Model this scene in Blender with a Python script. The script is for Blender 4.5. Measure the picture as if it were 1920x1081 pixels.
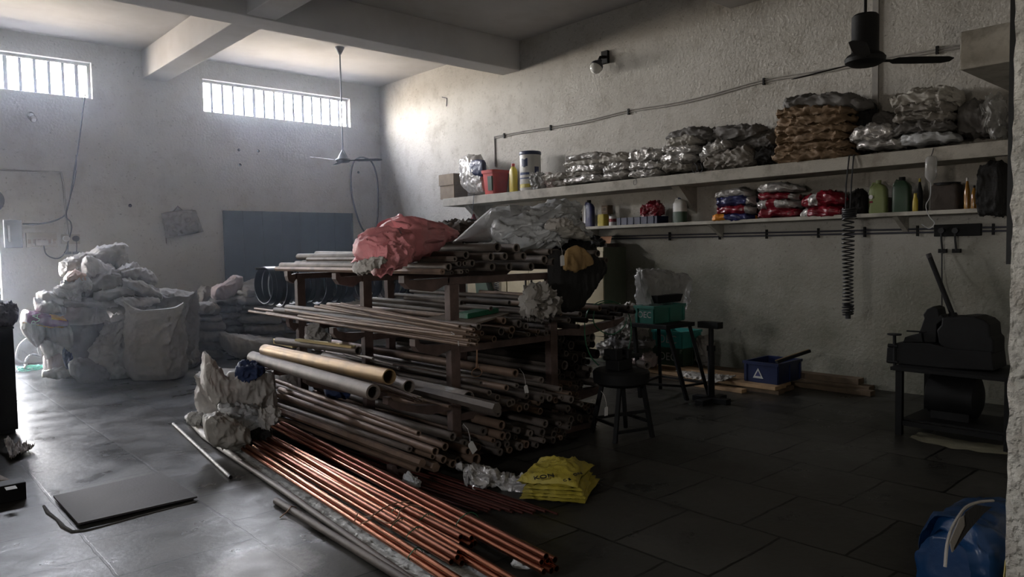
import bpy, math, random
from mathutils import Vector, Matrix, Euler, noise
from math import sin, cos, pi, radians, sqrt

random.seed(7)
SC = bpy.context.scene
COL = SC.collection
for o in list(bpy.data.objects):
    bpy.data.objects.remove(o)

# ------------------------------------------------------------------ camera
YAW, PITCH, ROLL, FPX, EYE = radians(41.888), radians(3.031), radians(-1.038), 1386.0, 1.6
FWD = Vector((sin(YAW) * cos(PITCH), cos(YAW) * cos(PITCH), -sin(PITCH)))
R0 = Vector((cos(YAW), -sin(YAW), 0)); U0 = R0.cross(FWD)
RGT = R0 * cos(ROLL) + U0 * sin(ROLL)
UPV = U0 * cos(ROLL) - R0 * sin(ROLL)
CP = Vector((0, 0, EYE))
cam_d = bpy.data.cameras.new('camera')
cam_d.sensor_width = 36.0
cam_d.lens = FPX / 1920 * 36.0
cam_d.clip_start = 0.05
cam = bpy.data.objects.new('camera', cam_d); COL.objects.link(cam)
cam.matrix_world = Matrix(((RGT.x, UPV.x, -FWD.x, 0), (RGT.y, UPV.y, -FWD.y, 0), (RGT.z, UPV.z, -FWD.z, EYE), (0, 0, 0, 1)))
SC.camera = cam

def at(x, y, X=None, Y=None, Z=None):
    """point of the place seen at photo position (x, y) on a plane X=, Y= or Z= (metres)"""
    d = FWD + RGT * ((x - 960) / FPX) - UPV * ((y - 540.5) / FPX)
    if X is not None: t = X / d.x
    elif Y is not None: t = Y / d.y
    else: t = (Z - EYE) / d.z
    return CP + d * t
def dist(p): return (p - CP).dot(FWD)

# ------------------------------------------------------------------ view, world, lights
SC.view_settings.view_transform = 'Standard'
SC.view_settings.look = 'None'
SC.view_settings.exposure = 0.22
SC.view_settings.gamma = 1.0
SC.view_settings.use_curve_mapping = False
cy = SC.cycles
cy.max_bounces = 6; cy.diffuse_bounces = 1; cy.glossy_bounces = 3; cy.transmission_bounces = 5
cy.transparent_max_bounces = 8; cy.volume_bounces = 1
cy.caustics_reflective = False; cy.caustics_refractive = False
cy.sample_clamp_indirect = 4.0
cy.use_denoising = True

SKY = 102.0
w = bpy.data.worlds.new('sky'); SC.world = w; w.use_nodes = True
nt = w.node_tree; nt.nodes.clear()
tc = nt.nodes.new('ShaderNodeTexCoord'); sx = nt.nodes.new('ShaderNodeSeparateXYZ')
rp = nt.nodes.new('ShaderNodeValToRGB'); bg = nt.nodes.new('ShaderNodeBackground'); ow = nt.nodes.new('ShaderNodeOutputWorld')
mr = nt.nodes.new('ShaderNodeMapRange'); mr.inputs[1].default_value = -1; mr.inputs[2].default_value = 1
nt.links.new(tc.outputs['Generated'], sx.inputs[0]); nt.links.new(sx.outputs['Z'], mr.inputs[0])
nt.links.new(mr.outputs[0], rp.inputs[0]); nt.links.new(rp.outputs[0], bg.inputs[0]); nt.links.new(bg.outputs[0], ow.inputs[0])
e = rp.color_ramp.elements
e[0].position = 0.0; e[0].color = (.36, .32, .28, 1)
e[1].position = 1.0; e[1].color = (.62, .72, 1.0, 1)
k = e.new(.49); k.color = (.46, .41, .35, 1)
k = e.new(.51); k.color = (1.0, .97, .93, 1)
bg.inputs[1].default_value = SKY

XR, YB, ZC, XL, YF = 8.3, 13.25, 4.98, -2.2, 0.30
WT = 0.24                                   # outer wall thickness
WIN = [(0.95, 3.02, 4.10, 4.67), (4.74, 7.62, 4.09, 4.66)]      # high windows: x0, x1, z0, z1
DOOR = (0.90, 1.69, 0.0, 2.25)
def portal(loc, rot, sx_, sy_):
    l = bpy.data.lights.new('portal', 'AREA'); l.shape = 'RECTANGLE'; l.size = sx_; l.size_y = sy_
    l.cycles.is_portal = True
    o = bpy.data.objects.new('sky_portal', l); COL.objects.link(o); o.location = loc; o.rotation_euler = rot
for (x0, x1, z0, z1) in WIN + [DOOR]:
    portal(((x0 + x1) / 2, YB + WT + .03, (z0 + z1) / 2), (radians(-90), 0, 0), x1 - x0 + .1, z1 - z0 + .1)
SW = (2.0, 2.5, 1.80, 2.24)                  # side window in the left wall: y0, y1, z0, z1
portal((XL - WT - .03, (SW[0] + SW[1]) / 2, (SW[2] + SW[3]) / 2), (0, radians(-90), 0), SW[3] - SW[2] + .1, SW[1] - SW[0] + .1)
# unseen fill lamp added behind the camera to brighten the jamb
lp = bpy.data.lights.new('jamb_fill_lamp', 'POINT'); lp.energy = 4.5; lp.shadow_soft_size = .06; lp.color = (1, .97, .9)
lo = bpy.data.objects.new('jamb_fill_lamp', lp); COL.objects.link(lo); lo.location = (.35, -.55, 2.3)

# ------------------------------------------------------------------ mesh helpers
class MB:
    def __init__(s): s.v = []; s.f = []; s.m = []
    def add(s, vs, fs, mi=0):
        b = len(s.v); s.v += [Vector(p) for p in vs]
        s.f += [tuple(i + b for i in f) for f in fs]; s.m += [mi] * len(fs); return s
    def hexa(s, p, mi=0):   # 8 corners: bottom 4 ccw, top 4
        return s.add(p, [(3, 2, 1, 0), (4, 5, 6, 7), (0, 1, 5, 4), (1, 2, 6, 5), (2, 3, 7, 6), (3, 0, 4, 7)], mi)
    def box(s, x0, x1, y0, y1, z0, z1, mi=0):
        return s.hexa([(x0, y0, z0), (x1, y0, z0), (x1, y1, z0), (x0, y1, z0), (x0, y0, z1), (x1, y0, z1), (x1, y1, z1), (x0, y1, z1)], mi)
    def taper(s, cx, cy_, z0, z1, wx0, wy0, wx1, wy1, mi=0, cx1=None, cy1=None):
        cx1 = cx if cx1 is None else cx1; cy1 = cy_ if cy1 is None else cy1
        return s.hexa([(cx - wx0, cy_ - wy0, z0), (cx + wx0, cy_ - wy0, z0), (cx + wx0, cy_ + wy0, z0), (cx - wx0, cy_ + wy0, z0),
                       (cx1 - wx1, cy1 - wy1, z1), (cx1 + wx1, cy1 - wy1, z1), (cx1 + wx1, cy1 + wy1, z1), (cx1 - wx1, cy1 + wy1, z1)], mi)
    def bar(s, a, b, wx, wz, mi=0, up=Vector((0, 0, 1))):    # rectangular bar from a to b
        a = Vector(a); b = Vector(b); d = (b - a).normalized()
        if abs(d.dot(up)) > .98: up = Vector((0, 1, 0))
        x = d.cross(up).normalized() * wx / 2; z = x.cross(d).normalized() * wz / 2
        return s.hexa([a - x - z, a + x - z, b + x - z, b - x - z, a - x + z, a + x + z, b + x + z, b - x + z], mi)
    def ring_frame(s, d):
        up = Vector((0, 0, 1)) if abs(d.z) < .9 else Vector((1, 0, 0))
        x = d.cross(up).normalized(); return x, x.cross(d).normalized()
    def tube(s, path, r, seg=8, mi=0, closed=False):
        path = [Vector(p) for p in path]; n = len(path)
        rr = r if isinstance(r, (list, tuple)) else [r] * n
        vs = []; px = None
        for i, p in enumerate(path):
            d = (path[(i + 1) % n] - path[i - 1]) if closed else (path[min(i + 1, n - 1)] - path[max(i - 1, 0)])
            d.normalize()
            if px is None: x, y = s.ring_frame(d)
            else:
                x = (px - d * px.dot(d))
                if x.length < 1e-5: x, y = s.ring_frame(d)
                else: x.normalize(); y = x.cross(d).normalized()
            px = x
            vs += [p + x * (rr[i] * cos(2 * pi * k / seg)) + y * (rr[i] * sin(2 * pi * k / seg)) for k in range(seg)]
        fs = []
        for i in range(n if closed else n - 1):
            for k in range(seg):
                a = i * seg + k; b = i * seg + (k + 1) % seg; c = ((i + 1) % n) * seg
                fs.append((a, b, c + (k + 1) % seg, c + k))
        if not closed:
            fs.append(tuple(range(seg - 1, -1, -1))); fs.append(tuple((n - 1) * seg + k for k in range(seg)))
        return s.add(vs, fs, mi)
    def cyl(s, a, b, r, seg=16, mi=0, r2=None): return s.tube([a, b], [r, r if r2 is None else r2], seg, mi)
    def pipe(s, a, b, ro, ri, seg=16, mi=0, ph=0):
        a = Vector(a); b = Vector(b); d = (b - a).normalized(); x, y = s.ring_frame(d); vs = []
        for p, r in ((a, ro), (b, ro), (b, ri), (a, ri)):
            vs += [p + x * (r * cos(2 * pi * k / seg + ph)) + y * (r * sin(2 * pi * k / seg + ph)) for k in range(seg)]
        fs = []
        for i in range(4):
            for k in range(seg):
                j = (i + 1) % 4; fs.append((i * seg + k, i * seg + (k + 1) % seg, j * seg + (k + 1) % seg, j * seg + k))
        return s.add(vs, fs, mi)
    def lathe(s, c, prof, seg=24, mi=0, axis=Vector((0, 0, 1))):   # prof: (r, h)
        c = Vector(c); x, y = s.ring_frame(axis); vs = []
        for r, h in prof:
            vs += [c + axis * h + x * (r * cos(2 * pi * k / seg)) + y * (r * sin(2 * pi * k / seg)) for k in range(seg)]
        fs = [(i * seg + k, i * seg + (k + 1) % seg, (i + 1) * seg + (k + 1) % seg, (i + 1) * seg + k) for i in range(len(prof) - 1) for k in range(seg)]
        fs.append(tuple(range(seg - 1, -1, -1))); fs.append(tuple((len(prof) - 1) * seg + k for k in range(seg)))
        return s.add(vs, fs, mi)
    def prism(s, poly, ext, mi=0):
        ext = Vector(ext); n = len(poly); vs = [Vector(p) for p in poly] + [Vector(p) + ext for p in poly]
        fs = [tuple(range(n - 1, -1, -1)), tuple(range(n, 2 * n))] + [(i, (i + 1) % n, n + (i + 1) % n, n + i) for i in range(n)]
        return s.add(vs, fs, mi)
    def grid(s, fn, nu, nv, mi=0):
        vs = [fn(i / nu, j / nv) for i in range(nu + 1) for j in range(nv + 1)]
        fs = [(i * (nv + 1) + j, (i + 1) * (nv + 1) + j, (i + 1) * (nv + 1) + j + 1, i * (nv + 1) + j + 1) for i in range(nu) for j in range(nv)]
        return s.add(vs, fs, mi)
    def build(s, name, mats, parent=None, org=None, smooth=True, ang=40, bevel=0, solid=0):
        me = bpy.data.meshes.new(name)
        if parent is not None:
            org = Vector((0, 0, 0)); q = parent
            while q is not None: org = org + q.location; q = q.parent
        elif org is None:
            xs = [p.x for p in s.v]; ys = [p.y for p in s.v]; zs = [p.z for p in s.v]
            org = Vector(((min(xs) + max(xs)) / 2, (min(ys) + max(ys)) / 2, min(zs)))
        org = Vector(org)
        me.from_pydata([tuple(p - org) for p in s.v], [], s.f)
        if not isinstance(mats, (list, tuple)): mats = [mats]
        for m in mats: me.materials.append(m)
        me.polygons.foreach_set('material_index', s.m)
        import bmesh
        bm = bmesh.new(); bm.from_mesh(me); bmesh.ops.recalc_face_normals(bm, faces=bm.faces); bm.to_mesh(me); bm.free()
        if smooth:
            me.polygons.foreach_set('use_smooth', [True] * len(me.polygons))
            me.set_sharp_from_angle(angle=radians(ang))
        me.update()
        o = bpy.data.objects.new(name, me); COL.objects.link(o)
        if parent is not None: o.parent = parent
        else: o.location = org
        if bevel:
            b = o.modifiers.new('bevel', 'BEVEL'); b.width = bevel; b.segments = 2; b.limit_method = 'ANGLE'; b.angle_limit = radians(50)
        if solid:
            b = o.modifiers.new('solid', 'SOLIDIFY'); b.thickness = solid; b.offset = 0
        return o

def tag(o, label, cat, group=None, kind=None):
    if label: o['label'] = label
    if cat: o['category'] = cat
    if group: o['group'] = group
    if kind: o['kind'] = kind
    return o
def thing(name, label, cat, loc, group=None):
    o = bpy.data.objects.new(name, None); COL.objects.link(o); o.location = Vector(loc); o.empty_display_size = .05
    return tag(o, label, cat, group)
def struct(name, mb, mats, **k):
    o = mb.build(name, mats, **k); o['kind'] = 'structure'; return o
def text(body, parent, loc, rot, size, mat, name='lettering', depth=.0008, align='CENTER'):
    c = bpy.data.curves.new(name, 'FONT'); c.body = body; c.size = size; c.extrude = depth; c.align_x = align; c.align_y = 'CENTER'
    c.materials.append(mat)
    o = bpy.data.objects.new(name, c); COL.objects.link(o)
    dg = bpy.context.evaluated_depsgraph_get(); me = bpy.data.meshes.new_from_object(o.evaluated_get(dg)); bpy.data.objects.remove(o)
    o = bpy.data.objects.new(name, me); COL.objects.link(o); o.parent = parent
    org = Vector((0, 0, 0)); q = parent
    while q is not None: org += q.location; q = q.parent
    o.location = Vector(loc) - org; o.rotation_euler = rot
    return o

# ------------------------------------------------------------------ materials
def M(name, col, rough=.6, metal=0.0, var=.18, vs=6.0, bump=.15, bs=60.0, stain=None, sscale=3.0, samt=.5, coat=0, trans=0, alpha=1, emit=0, bdist=.01, spec=.5, wrk=0, wscale=9):
    m = bpy.data.materials.new(name); m.use_nodes = True; n = m.node_tree; n.nodes.clear()
    L = n.links.new
    out = n.nodes.new('ShaderNodeOutputMaterial'); p = n.nodes.new('ShaderNodeBsdfPrincipled'); L(p.outputs[0], out.inputs[0])
    tc = n.nodes.new('ShaderNodeTexCoord')
    nz = n.nodes.new('ShaderNodeTexNoise'); nz.inputs['Scale'].default_value = vs; nz.inputs['Detail'].default_value = 5
    L(tc.outputs['Object'], nz.inputs['Vector'])
    cr = n.nodes.new('ShaderNodeValToRGB')
    cr.color_ramp.elements[0].position = .3; cr.color_ramp.elements[1].position = .7
    cr.color_ramp.elements[0].color = tuple(c * (1 - var) for c in col) + (1,)
    cr.color_ramp.elements[1].color = tuple(min(1, c * (1 + var)) for c in col) + (1,)
    L(nz.outputs['Fac'], cr.inputs[0]); src = cr.outputs[0]
    if stain:
        n2 = n.nodes.new('ShaderNodeTexNoise'); n2.inputs['Scale'].default_value = sscale; n2.inputs['Detail'].default_value = 8; n2.inputs['Roughness'].default_value = .65
        L(tc.outputs['Object'], n2.inputs['Vector'])
        r2 = n.nodes.new('ShaderNodeValToRGB'); r2.color_ramp.elements[0].position = .48; r2.color_ramp.elements[1].position = .66
        L(n2.outputs['Fac'], r2.inputs[0])
        ml = n.nodes.new('ShaderNodeMath'); ml.operation = 'MULTIPLY'; ml.inputs[1].default_value = samt; L(r2.outputs[0], ml.inputs[0])
        mx = n.nodes.new('ShaderNodeMixRGB'); mx.inputs[2].default_value = tuple(stain) + (1,)
        L(ml.outputs[0], mx.inputs[0]); L(src, mx.inputs[1]); src = mx.outputs[0]
    L(src, p.inputs['Base Color'])
    p.inputs['Roughness'].default_value = rough; p.inputs['Metallic'].default_value = metal
    p.inputs['Specular IOR Level'].default_value = spec
    if coat: p.inputs['Coat Weight'].default_value = coat; p.inputs['Coat Roughness'].default_value = .2
    if trans: p.inputs['Transmission Weight'].default_value = trans
    if alpha < 1: p.inputs['Alpha'].default_value = alpha
    if bump:
        nb = n.nodes.new('ShaderNodeTexNoise'); nb.inputs['Scale'].default_value = bs; nb.inputs['Detail'].default_value = 4
        L(tc.outputs['Object'], nb.inputs['Vector'])
        b = n.nodes.new('ShaderNodeBump'); b.inputs['Strength'].default_value = bump; b.inputs['Distance'].default_value = bdist
        L(nb.outputs['Fac'], b.inputs['Height']); L(b.outputs[0], p.inputs['Normal'])
        if wrk:
            nw = n.nodes.new('ShaderNodeTexNoise'); nw.noise_type = 'RIDGED_MULTIFRACTAL'; nw.inputs['Scale'].default_value = wscale; nw.inputs['Detail'].default_value = 3; nw.inputs['Distortion'].default_value = .8
            L(tc.outputs['Object'], nw.inputs['Vector'])
            b2 = n.nodes.new('ShaderNodeBump'); b2.inputs['Strength'].default_value = wrk; b2.inputs['Distance'].default_value = .02
            L(nw.outputs['Fac'], b2.inputs['Height']); L(b.outputs[0], b2.inputs['Normal']); L(b2.outputs[0], p.inputs['Normal'])
    return m

def plaster(name, base, stain, olive, pit=.3, scale=1.0, bst=.6):
    m = M(name, base, .92, var=.06, vs=1.3, bump=0, spec=.2)
    n = m.node_tree; L = n.links.new; p = [x for x in n.nodes if x.type == 'BSDF_PRINCIPLED'][0]
    src = p.inputs['Base Color'].links[0].from_socket
    tc = n.nodes.new('ShaderNodeTexCoord')
    def noise_mask(sc, a, b, detail=8, rough=.6, off=0.0):
        z = n.nodes.new('ShaderNodeTexNoise'); z.inputs['Scale'].default_value = sc; z.inputs['Detail'].default_value = detail; z.inputs['Roughness'].default_value = rough
        mp = n.nodes.new('ShaderNodeMapping'); mp.inputs['Location'].default_value = (off, off * 2, off * .5); L(tc.outputs['Object'], mp.inputs['Vector']); L(mp.outputs[0], z.inputs['Vector'])
        r = n.nodes.new('ShaderNodeMapRange'); r.inputs[1].default_value = a; r.inputs[2].default_value = b; L(z.outputs['Fac'], r.inputs[0]); return r.outputs[0]
    def mix(fac, amt, col):
        nonlocal src
        ml = n.nodes.new('ShaderNodeMath'); ml.operation = 'MULTIPLY'; ml.inputs[1].default_value = amt; L(fac, ml.inputs[0])
        mx = n.nodes.new('ShaderNodeMixRGB'); mx.inputs[2].default_value = tuple(col) + (1,); L(ml.outputs[0], mx.inputs[0]); L(src, mx.inputs[1]); src = mx.outputs[0]
    # olive grime low on the wall, deepened to paint in its shade
    sp = n.nodes.new('ShaderNodeSeparateXYZ'); L(tc.outputs['Object'], sp.inputs[0])
    zr = n.nodes.new('ShaderNodeMapRange'); zr.inputs[1].default_value = 2.1; zr.inputs[2].default_value = 1.2; L(sp.outputs['Z'], zr.inputs[0])
    nm = noise_mask(1.1, .38, .62, 8, .6, 3.0)
    mm = n.nodes.new('ShaderNodeMath'); mm.operation = 'MULTIPLY'; L(zr.outputs[0], mm.inputs[0]); mk = n.nodes.new('ShaderNodeMath'); mk.operation = 'MULTIPLY_ADD'; mk.inputs[1].default_value = .3; mk.inputs[2].default_value = .7; L(nm, mk.inputs[0]); L(mk.outputs[0], mm.inputs[1])
    mix(mm.outputs[0], .85, olive)
    mix(noise_mask(.8, .5, .75, 8, .65, 7.0), .35, stain)
    mix(noise_mask(2.6, .50, .66, 9, .7, 11.0), .38, stain)
    mix(noise_mask(7.0, .58, .70, 6, .7, 1.0), .42 * pit / .3, stain)
    mix(noise_mask(26.0, .62, .70, 4, .6, 5.0), .55, tuple(c * .55 for c in stain))
    L(src, p.inputs['Base Color'])
    nb = n.nodes.new('ShaderNodeTexNoise'); nb.inputs['Scale'].default_value = 28 * scale; nb.inputs['Detail'].default_value = 6; L(tc.outputs['Object'], nb.inputs['Vector'])
    b = n.nodes.new('ShaderNodeBump'); b.inputs['Strength'].default_value = bst; b.inputs['Distance'].default_value = .02
    L(nb.outputs['Fac'], b.inputs['Height']); L(b.outputs[0], p.inputs['Normal'])
    return m

def floor_mat():
    m = bpy.data.materials.new('slate slab floor'); m.use_nodes = True; n = m.node_tree; n.nodes.clear(); L = n.links.new
    out = n.nodes.new('ShaderNodeOutputMaterial'); p = n.nodes.new('ShaderNodeBsdfPrincipled'); L(p.outputs[0], out.inputs[0])
    tc = n.nodes.new('ShaderNodeTexCoord')
    nzw = n.nodes.new('ShaderNodeTexNoise'); nzw.inputs['Scale'].default_value = 5; L(tc.outputs['Object'], nzw.inputs['Vector'])
    vm = n.nodes.new('ShaderNodeVectorMath'); vm.operation = 'SCALE'; vm.inputs['Scale'].default_value = .03; L(nzw.outputs['Color'], vm.inputs[0])
    va = n.nodes.new('ShaderNodeVectorMath'); va.operation = 'ADD'; L(tc.outputs['Object'], va.inputs[0]); L(vm.outputs[0], va.inputs[1])
    br = n.nodes.new('ShaderNodeTexBrick'); br.inputs['Scale'].default_value = 1.0
    br.inputs['Brick Width'].default_value = .60; br.inputs['Row Height'].default_value = .70
    br.inputs['Mortar Size'].default_value = .010; br.inputs['Mortar Smooth'].default_value = .4; br.offset = .42; br.inputs['Bias'].default_value = -.2
    br.inputs['Color1'].default_value = (.036, .035, .031, 1); br.inputs['Color2'].default_value = (.060, .058, .052, 1); br.inputs['Mortar'].default_value = (.006, .006, .005, 1)
    mp = n.nodes.new('ShaderNodeMapping'); mp.inputs['Rotation'].default_value = (0, 0, radians(90)); mp.inputs['Location'].default_value = (.2, .455, 0)
    L(va.outputs[0], mp.inputs['Vector']); L(mp.outputs[0], br.inputs['Vector'])
    n1 = n.nodes.new('ShaderNodeTexNoise'); n1.inputs['Scale'].default_value = 2.2; n1.inputs['Detail'].default_value = 9; n1.inputs['Roughness'].default_value = .62; L(tc.outputs['Object'], n1.inputs['Vector'])
    r1 = n.nodes.new('ShaderNodeValToRGB'); r1.color_ramp.elements[0].position = .3; r1.color_ramp.elements[1].position = .72
    r1.color_ramp.elements[0].color = (.55, .55, .53, 1); r1.color_ramp.elements[1].color = (1.35, 1.3, 1.22, 1)
    L(n1.outputs['Fac'], r1.inputs[0])
    mu = n.nodes.new('ShaderNodeMixRGB'); mu.blend_type = 'MULTIPLY'; mu.inputs[0].default_value = 1; L(br.outputs['Color'], mu.inputs[1]); L(r1.outputs[0], mu.inputs[2])
    # worn pale cement patches
    sp = n.nodes.new('ShaderNodeTexNoise'); sp.inputs['Scale'].default_value = 14; sp.inputs['Detail'].default_value = 8; sp.inputs['Roughness'].default_value = .8; L(tc.outputs['Object'], sp.inputs['Vector'])
    src = mu.outputs[0]
    for (cx, cy_, rr, amt) in ((1.50, 3.62, .42, .85), (1.95, 4.1, .22, .4)):
        vs_ = n.nodes.new('ShaderNodeVectorMath'); vs_.operation = 'DISTANCE'; vs_.inputs[1].default_value = (cx, cy_, 0); L(tc.outputs['Object'], vs_.inputs[0])
        mr_ = n.nodes.new('ShaderNodeMapRange'); mr_.inputs[1].default_value = rr; mr_.inputs[2].default_value = rr * .3; L(vs_.outputs['Value'], mr_.inputs[0])
        ad = n.nodes.new('ShaderNodeMath'); ad.operation = 'ADD'; L(mr_.outputs[0], ad.inputs[0]); L(sp.outputs['Fac'], ad.inputs[1])
        m2 = n.nodes.new('ShaderNodeMapRange'); m2.inputs[1].default_value = .85; m2.inputs[2].default_value = 1.25; m2.inputs[4].default_value = amt; L(ad.outputs[0], m2.inputs[0])
        mx = n.nodes.new('ShaderNodeMixRGB'); mx.inputs[2].default_value = (.42, .40, .38, 1); L(m2.outputs[0], mx.inputs[0]); L(src, mx.inputs[1]); src = mx.outputs[0]
    L(src, p.inputs['Base Color'])
    rr = n.nodes.new('ShaderNodeMapRange'); rr.inputs[1].default_value = .3; rr.inputs[2].default_value = .7; rr.inputs[3].default_value = .22; rr.inputs[4].default_value = .5
    L(n1.outputs['Fac'], rr.inputs[0]); L(rr.outputs[0], p.inputs['Roughness']); p.inputs['Specular IOR Level'].default_value = .17
    nb = n.nodes.new('ShaderNodeTexNoise'); nb.inputs['Scale'].default_value = 18; nb.inputs['Detail'].default_value = 7; L(tc.outputs['Object'], nb.inputs['Vector'])
    ab = n.nodes.new('ShaderNodeMath'); ab.operation = 'MULTIPLY_ADD'; ab.inputs[1].default_value = -.25; L(br.outputs['Fac'], ab.inputs[0]); L(nb.outputs['Fac'], ab.inputs[2])
    b = n.nodes.new('ShaderNodeBump'); b.inputs['Strength'].default_value = .22; b.inputs['Distance'].default_value = .01
    L(ab.outputs[0], b.inputs['Height']); L(b.outputs[0], p.inputs['Normal'])
    return m

m_wall_b = plaster('back wall plaster', (.66, .64, .60), (.46, .43, .38), (.50, .47, .39), pit=.12, bst=.22)
m_wall_r = plaster('side wall plaster', (.60, .57, .52), (.30, .27, .22), (.105, .11, .07))
m_ceil = M('ceiling plaster', (.66, .63, .61), .95, var=.05, vs=1.5, bump=.2, bs=20, stain=(.5, .46, .42), sscale=1.2, samt=.4)
m_conc = M('shelf concrete', (.50, .47, .41), .9, var=.12, vs=4, bump=.4, bs=60, stain=(.22, .19, .15), sscale=5, samt=.6)
m_rough = M('rough cement render', (.62, .59, .53), .95, var=.25, vs=40, bump=1.0, bs=90, bdist=.02, stain=(.34, .29, .23), sscale=12, samt=.6)
m_floor = floor_mat()
m_white = M('window frame paint', (.75, .76, .8), .5, bump=0)
m_bar = M('window bar steel', (.30, .31, .38), .5, .3, bump=0)
m_green = M('dark green steel', (.018, .036, .045), .55, .2, var=.2, vs=3)
m_black = M('black steel', (.010, .010, .010), .6, 0, bump=.1, spec=.2)
m_blk_rub = M('black rubber', (.018, .018, .02), .45, var=.3, bump=.1)
m_oxide = M('red oxide paint', (.12, .078, .066), .65, .1, var=.25, vs=12, stain=(.06, .045, .04), sscale=9, samt=.6)
m_pipe = [M('grey steel tube', (.19, .155, .13), .58, .3, var=.22, vs=5, stain=(.07, .055, .045), sscale=4, samt=.6),
          M('brown steel tube', (.22, .145, .10), .55, .35, var=.22, vs=5, stain=(.07, .05, .04), sscale=4, samt=.6),
          M('dark steel tube', (.12, .098, .082), .6, .3, var=.22, vs=5, stain=(.05, .04, .035), sscale=4, samt=.6)]
m_pshade = M('shade darkened tube', (.028, .022, .018), .85, 0, var=.3, bump=.1, spec=.1)  # darker copy of the tube steel, the stack's shade in its colour
m_tarp = M('scuffed white tarpaulin', (.88, .86, .82), .95, var=.15, vs=10, bump=.4, bs=60, stain=(.22, .19, .16), sscale=11, samt=.75, wrk=.5, wscale=22, spec=.1)
m_glint = M('glint painted brass', (.95, .74, .38), .32, .8, var=.1, bump=.2, bs=30)  # glint of light put into a bright brass colour
m_brass = M('tarnished brass', (.38, .25, .12), .48, .6, var=.2, vs=4, bump=.1, stain=(.16, .12, .08), sscale=3, samt=.7)
m_cop = [M('bright copper', (.50, .20, .115), .26, 1.0, var=.18, vs=3, bump=.05, stain=(.30, .11, .06), sscale=5, samt=.5),
         M('dull copper', (.32, .12, .07), .34, 1.0, var=.18, vs=3, bump=.05, stain=(.2, .07, .04), sscale=5, samt=.6)]
m_rust = M('dark red rod', (.10, .03, .022), .5, .5, bump=.1)
m_sack = [M('white woven sack', (.66, .62, .58), .6, var=.15, vs=3, bump=.25, bs=160, stain=(.28, .24, .2), sscale=3, samt=.55, wrk=.55, wscale=8),
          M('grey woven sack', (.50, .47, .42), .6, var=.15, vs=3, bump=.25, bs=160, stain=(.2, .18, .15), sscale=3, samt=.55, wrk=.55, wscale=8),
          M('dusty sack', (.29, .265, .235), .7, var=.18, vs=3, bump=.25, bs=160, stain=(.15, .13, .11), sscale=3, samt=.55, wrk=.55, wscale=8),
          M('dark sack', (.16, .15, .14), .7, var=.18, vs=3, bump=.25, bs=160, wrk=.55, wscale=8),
          M('pinkish striped sack', (.50, .40, .38), .65, var=.15, vs=3, bump=.25, bs=160, wrk=.55, wscale=8),
          M('brown paper sack', (.25, .165, .095), .7, var=.3, vs=5, bump=.3, bs=50, stain=(.10, .065, .04), sscale=4, samt=.5, wrk=.55, wscale=12)]
m_plas = M('crinkled grey plastic', (.56, .57, .58), .32, var=.2, vs=5, bump=.4, bs=30, coat=.3, wrk=.55, wscale=12)
m_silver = M('glossy silver plastic', (.50, .48, .46), .28, .25, var=.25, vs=8, bump=.5, bs=35, coat=.3, wrk=.55, wscale=12)
m_clear = M('cloudy clear plastic', (.45, .44, .42), .25, var=.2, vs=6, bump=.4, bs=30, coat=.4, alpha=.62, wrk=.55, wscale=12)
m_pink = M('pink woven plastic', (.95, .34, .36), .5, var=.12, vs=4, bump=.3, bs=140, stain=(.70, .36, .38), sscale=3, samt=.6, wrk=.25, wscale=12)
m_mauve = M('mauve woven strip', (.50, .33, .37), .6, bump=.2, wrk=.55, wscale=8)
m_yellow = M('yellow woven plastic', (.50, .40, .05), .55, var=.2, vs=6, bump=.3, bs=140, stain=(.34, .30, .10), sscale=5, samt=.5, wrk=.55, wscale=12)
m_purple = M('purple printed sack', (.20, .008, .12), .4, var=.2, vs=5, bump=.1, wrk=.55, wscale=8)
m_orange = M('orange print', (.75, .28, .03), .45, bump=.1)
m_blue = M('blue plastic', (.006, .014, .06), .4, var=.2, bump=.05)
m_bluecl = M('blue cloth', (.03, .05, .13), .7, var=.3, bump=.3, wrk=.55, wscale=8)
m_royal = M('blue tarpaulin', (.008, .05, .15), .35, var=.2, vs=3, bump=.2, bs=25, wrk=.55, wscale=8)
m_teal = M('teal crate plastic', (.03, .17, .13), .4, var=.15, bump=.05)
m_teal_lit = M('lit teal crate plastic', (.06, .36, .32), .4, var=.15, bump=.05)  # lighter copy of the crate teal, its lighting put into the colour
m_dgreen = M('dull green crate plastic', (.03, .065, .035), .45, var=.2, bump=.05)
m_grn = M('green carton', (.02, .19, .10), .5, var=.15, bump=.05)
m_red = M('red plastic', (.48, .045, .035), .42, var=.15, bump=.05)
m_dred = M('dark red print', (.22, .010, .022), .35, var=.3, vs=8, bump=.2, coat=.3, wrk=.55, wscale=8)
m_navy = M('navy print', (.03, .035, .12), .35, var=.3, vs=8, bump=.2, wrk=.55, wscale=8)
m_yel = M('yellow plastic', (.50, .38, .03), .4, var=.1, bump=.05)
m_wht = M('white plastic', (.66, .64, .60), .4, var=.1, bump=.05, stain=(.4, .36, .3), sscale=6, samt=.4)
m_card = M('cardboard', (.26, .20, .14), .85, var=.15, vs=8, bump=.2)
m_beige = M('beige cupboard enamel', (.52, .44, .28), .5, var=.08, vs=3, bump=.05, stain=(.36, .28, .16), sscale=2, samt=.5)
m_olive = M('olive cupboard side', (.17, .18, .13), .6, var=.1, bump=.05)
m_wood = M('pale timber', (.42, .27, .14), .65, var=.25, vs=9, bump=.2, bs=30)
m_dwood = M('dark timber', (.12, .08, .045), .75, var=.3, vs=9, bump=.2)
m_ply = M('dusty board', (.28, .23, .18), .75, var=.15, bump=.2)
m_board = M('grey switch plate', (.13, .13, .17), .45, bump=.05)
m_bake = M('old cream bakelite', (.42, .38, .32), .6, bump=.1)
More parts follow.
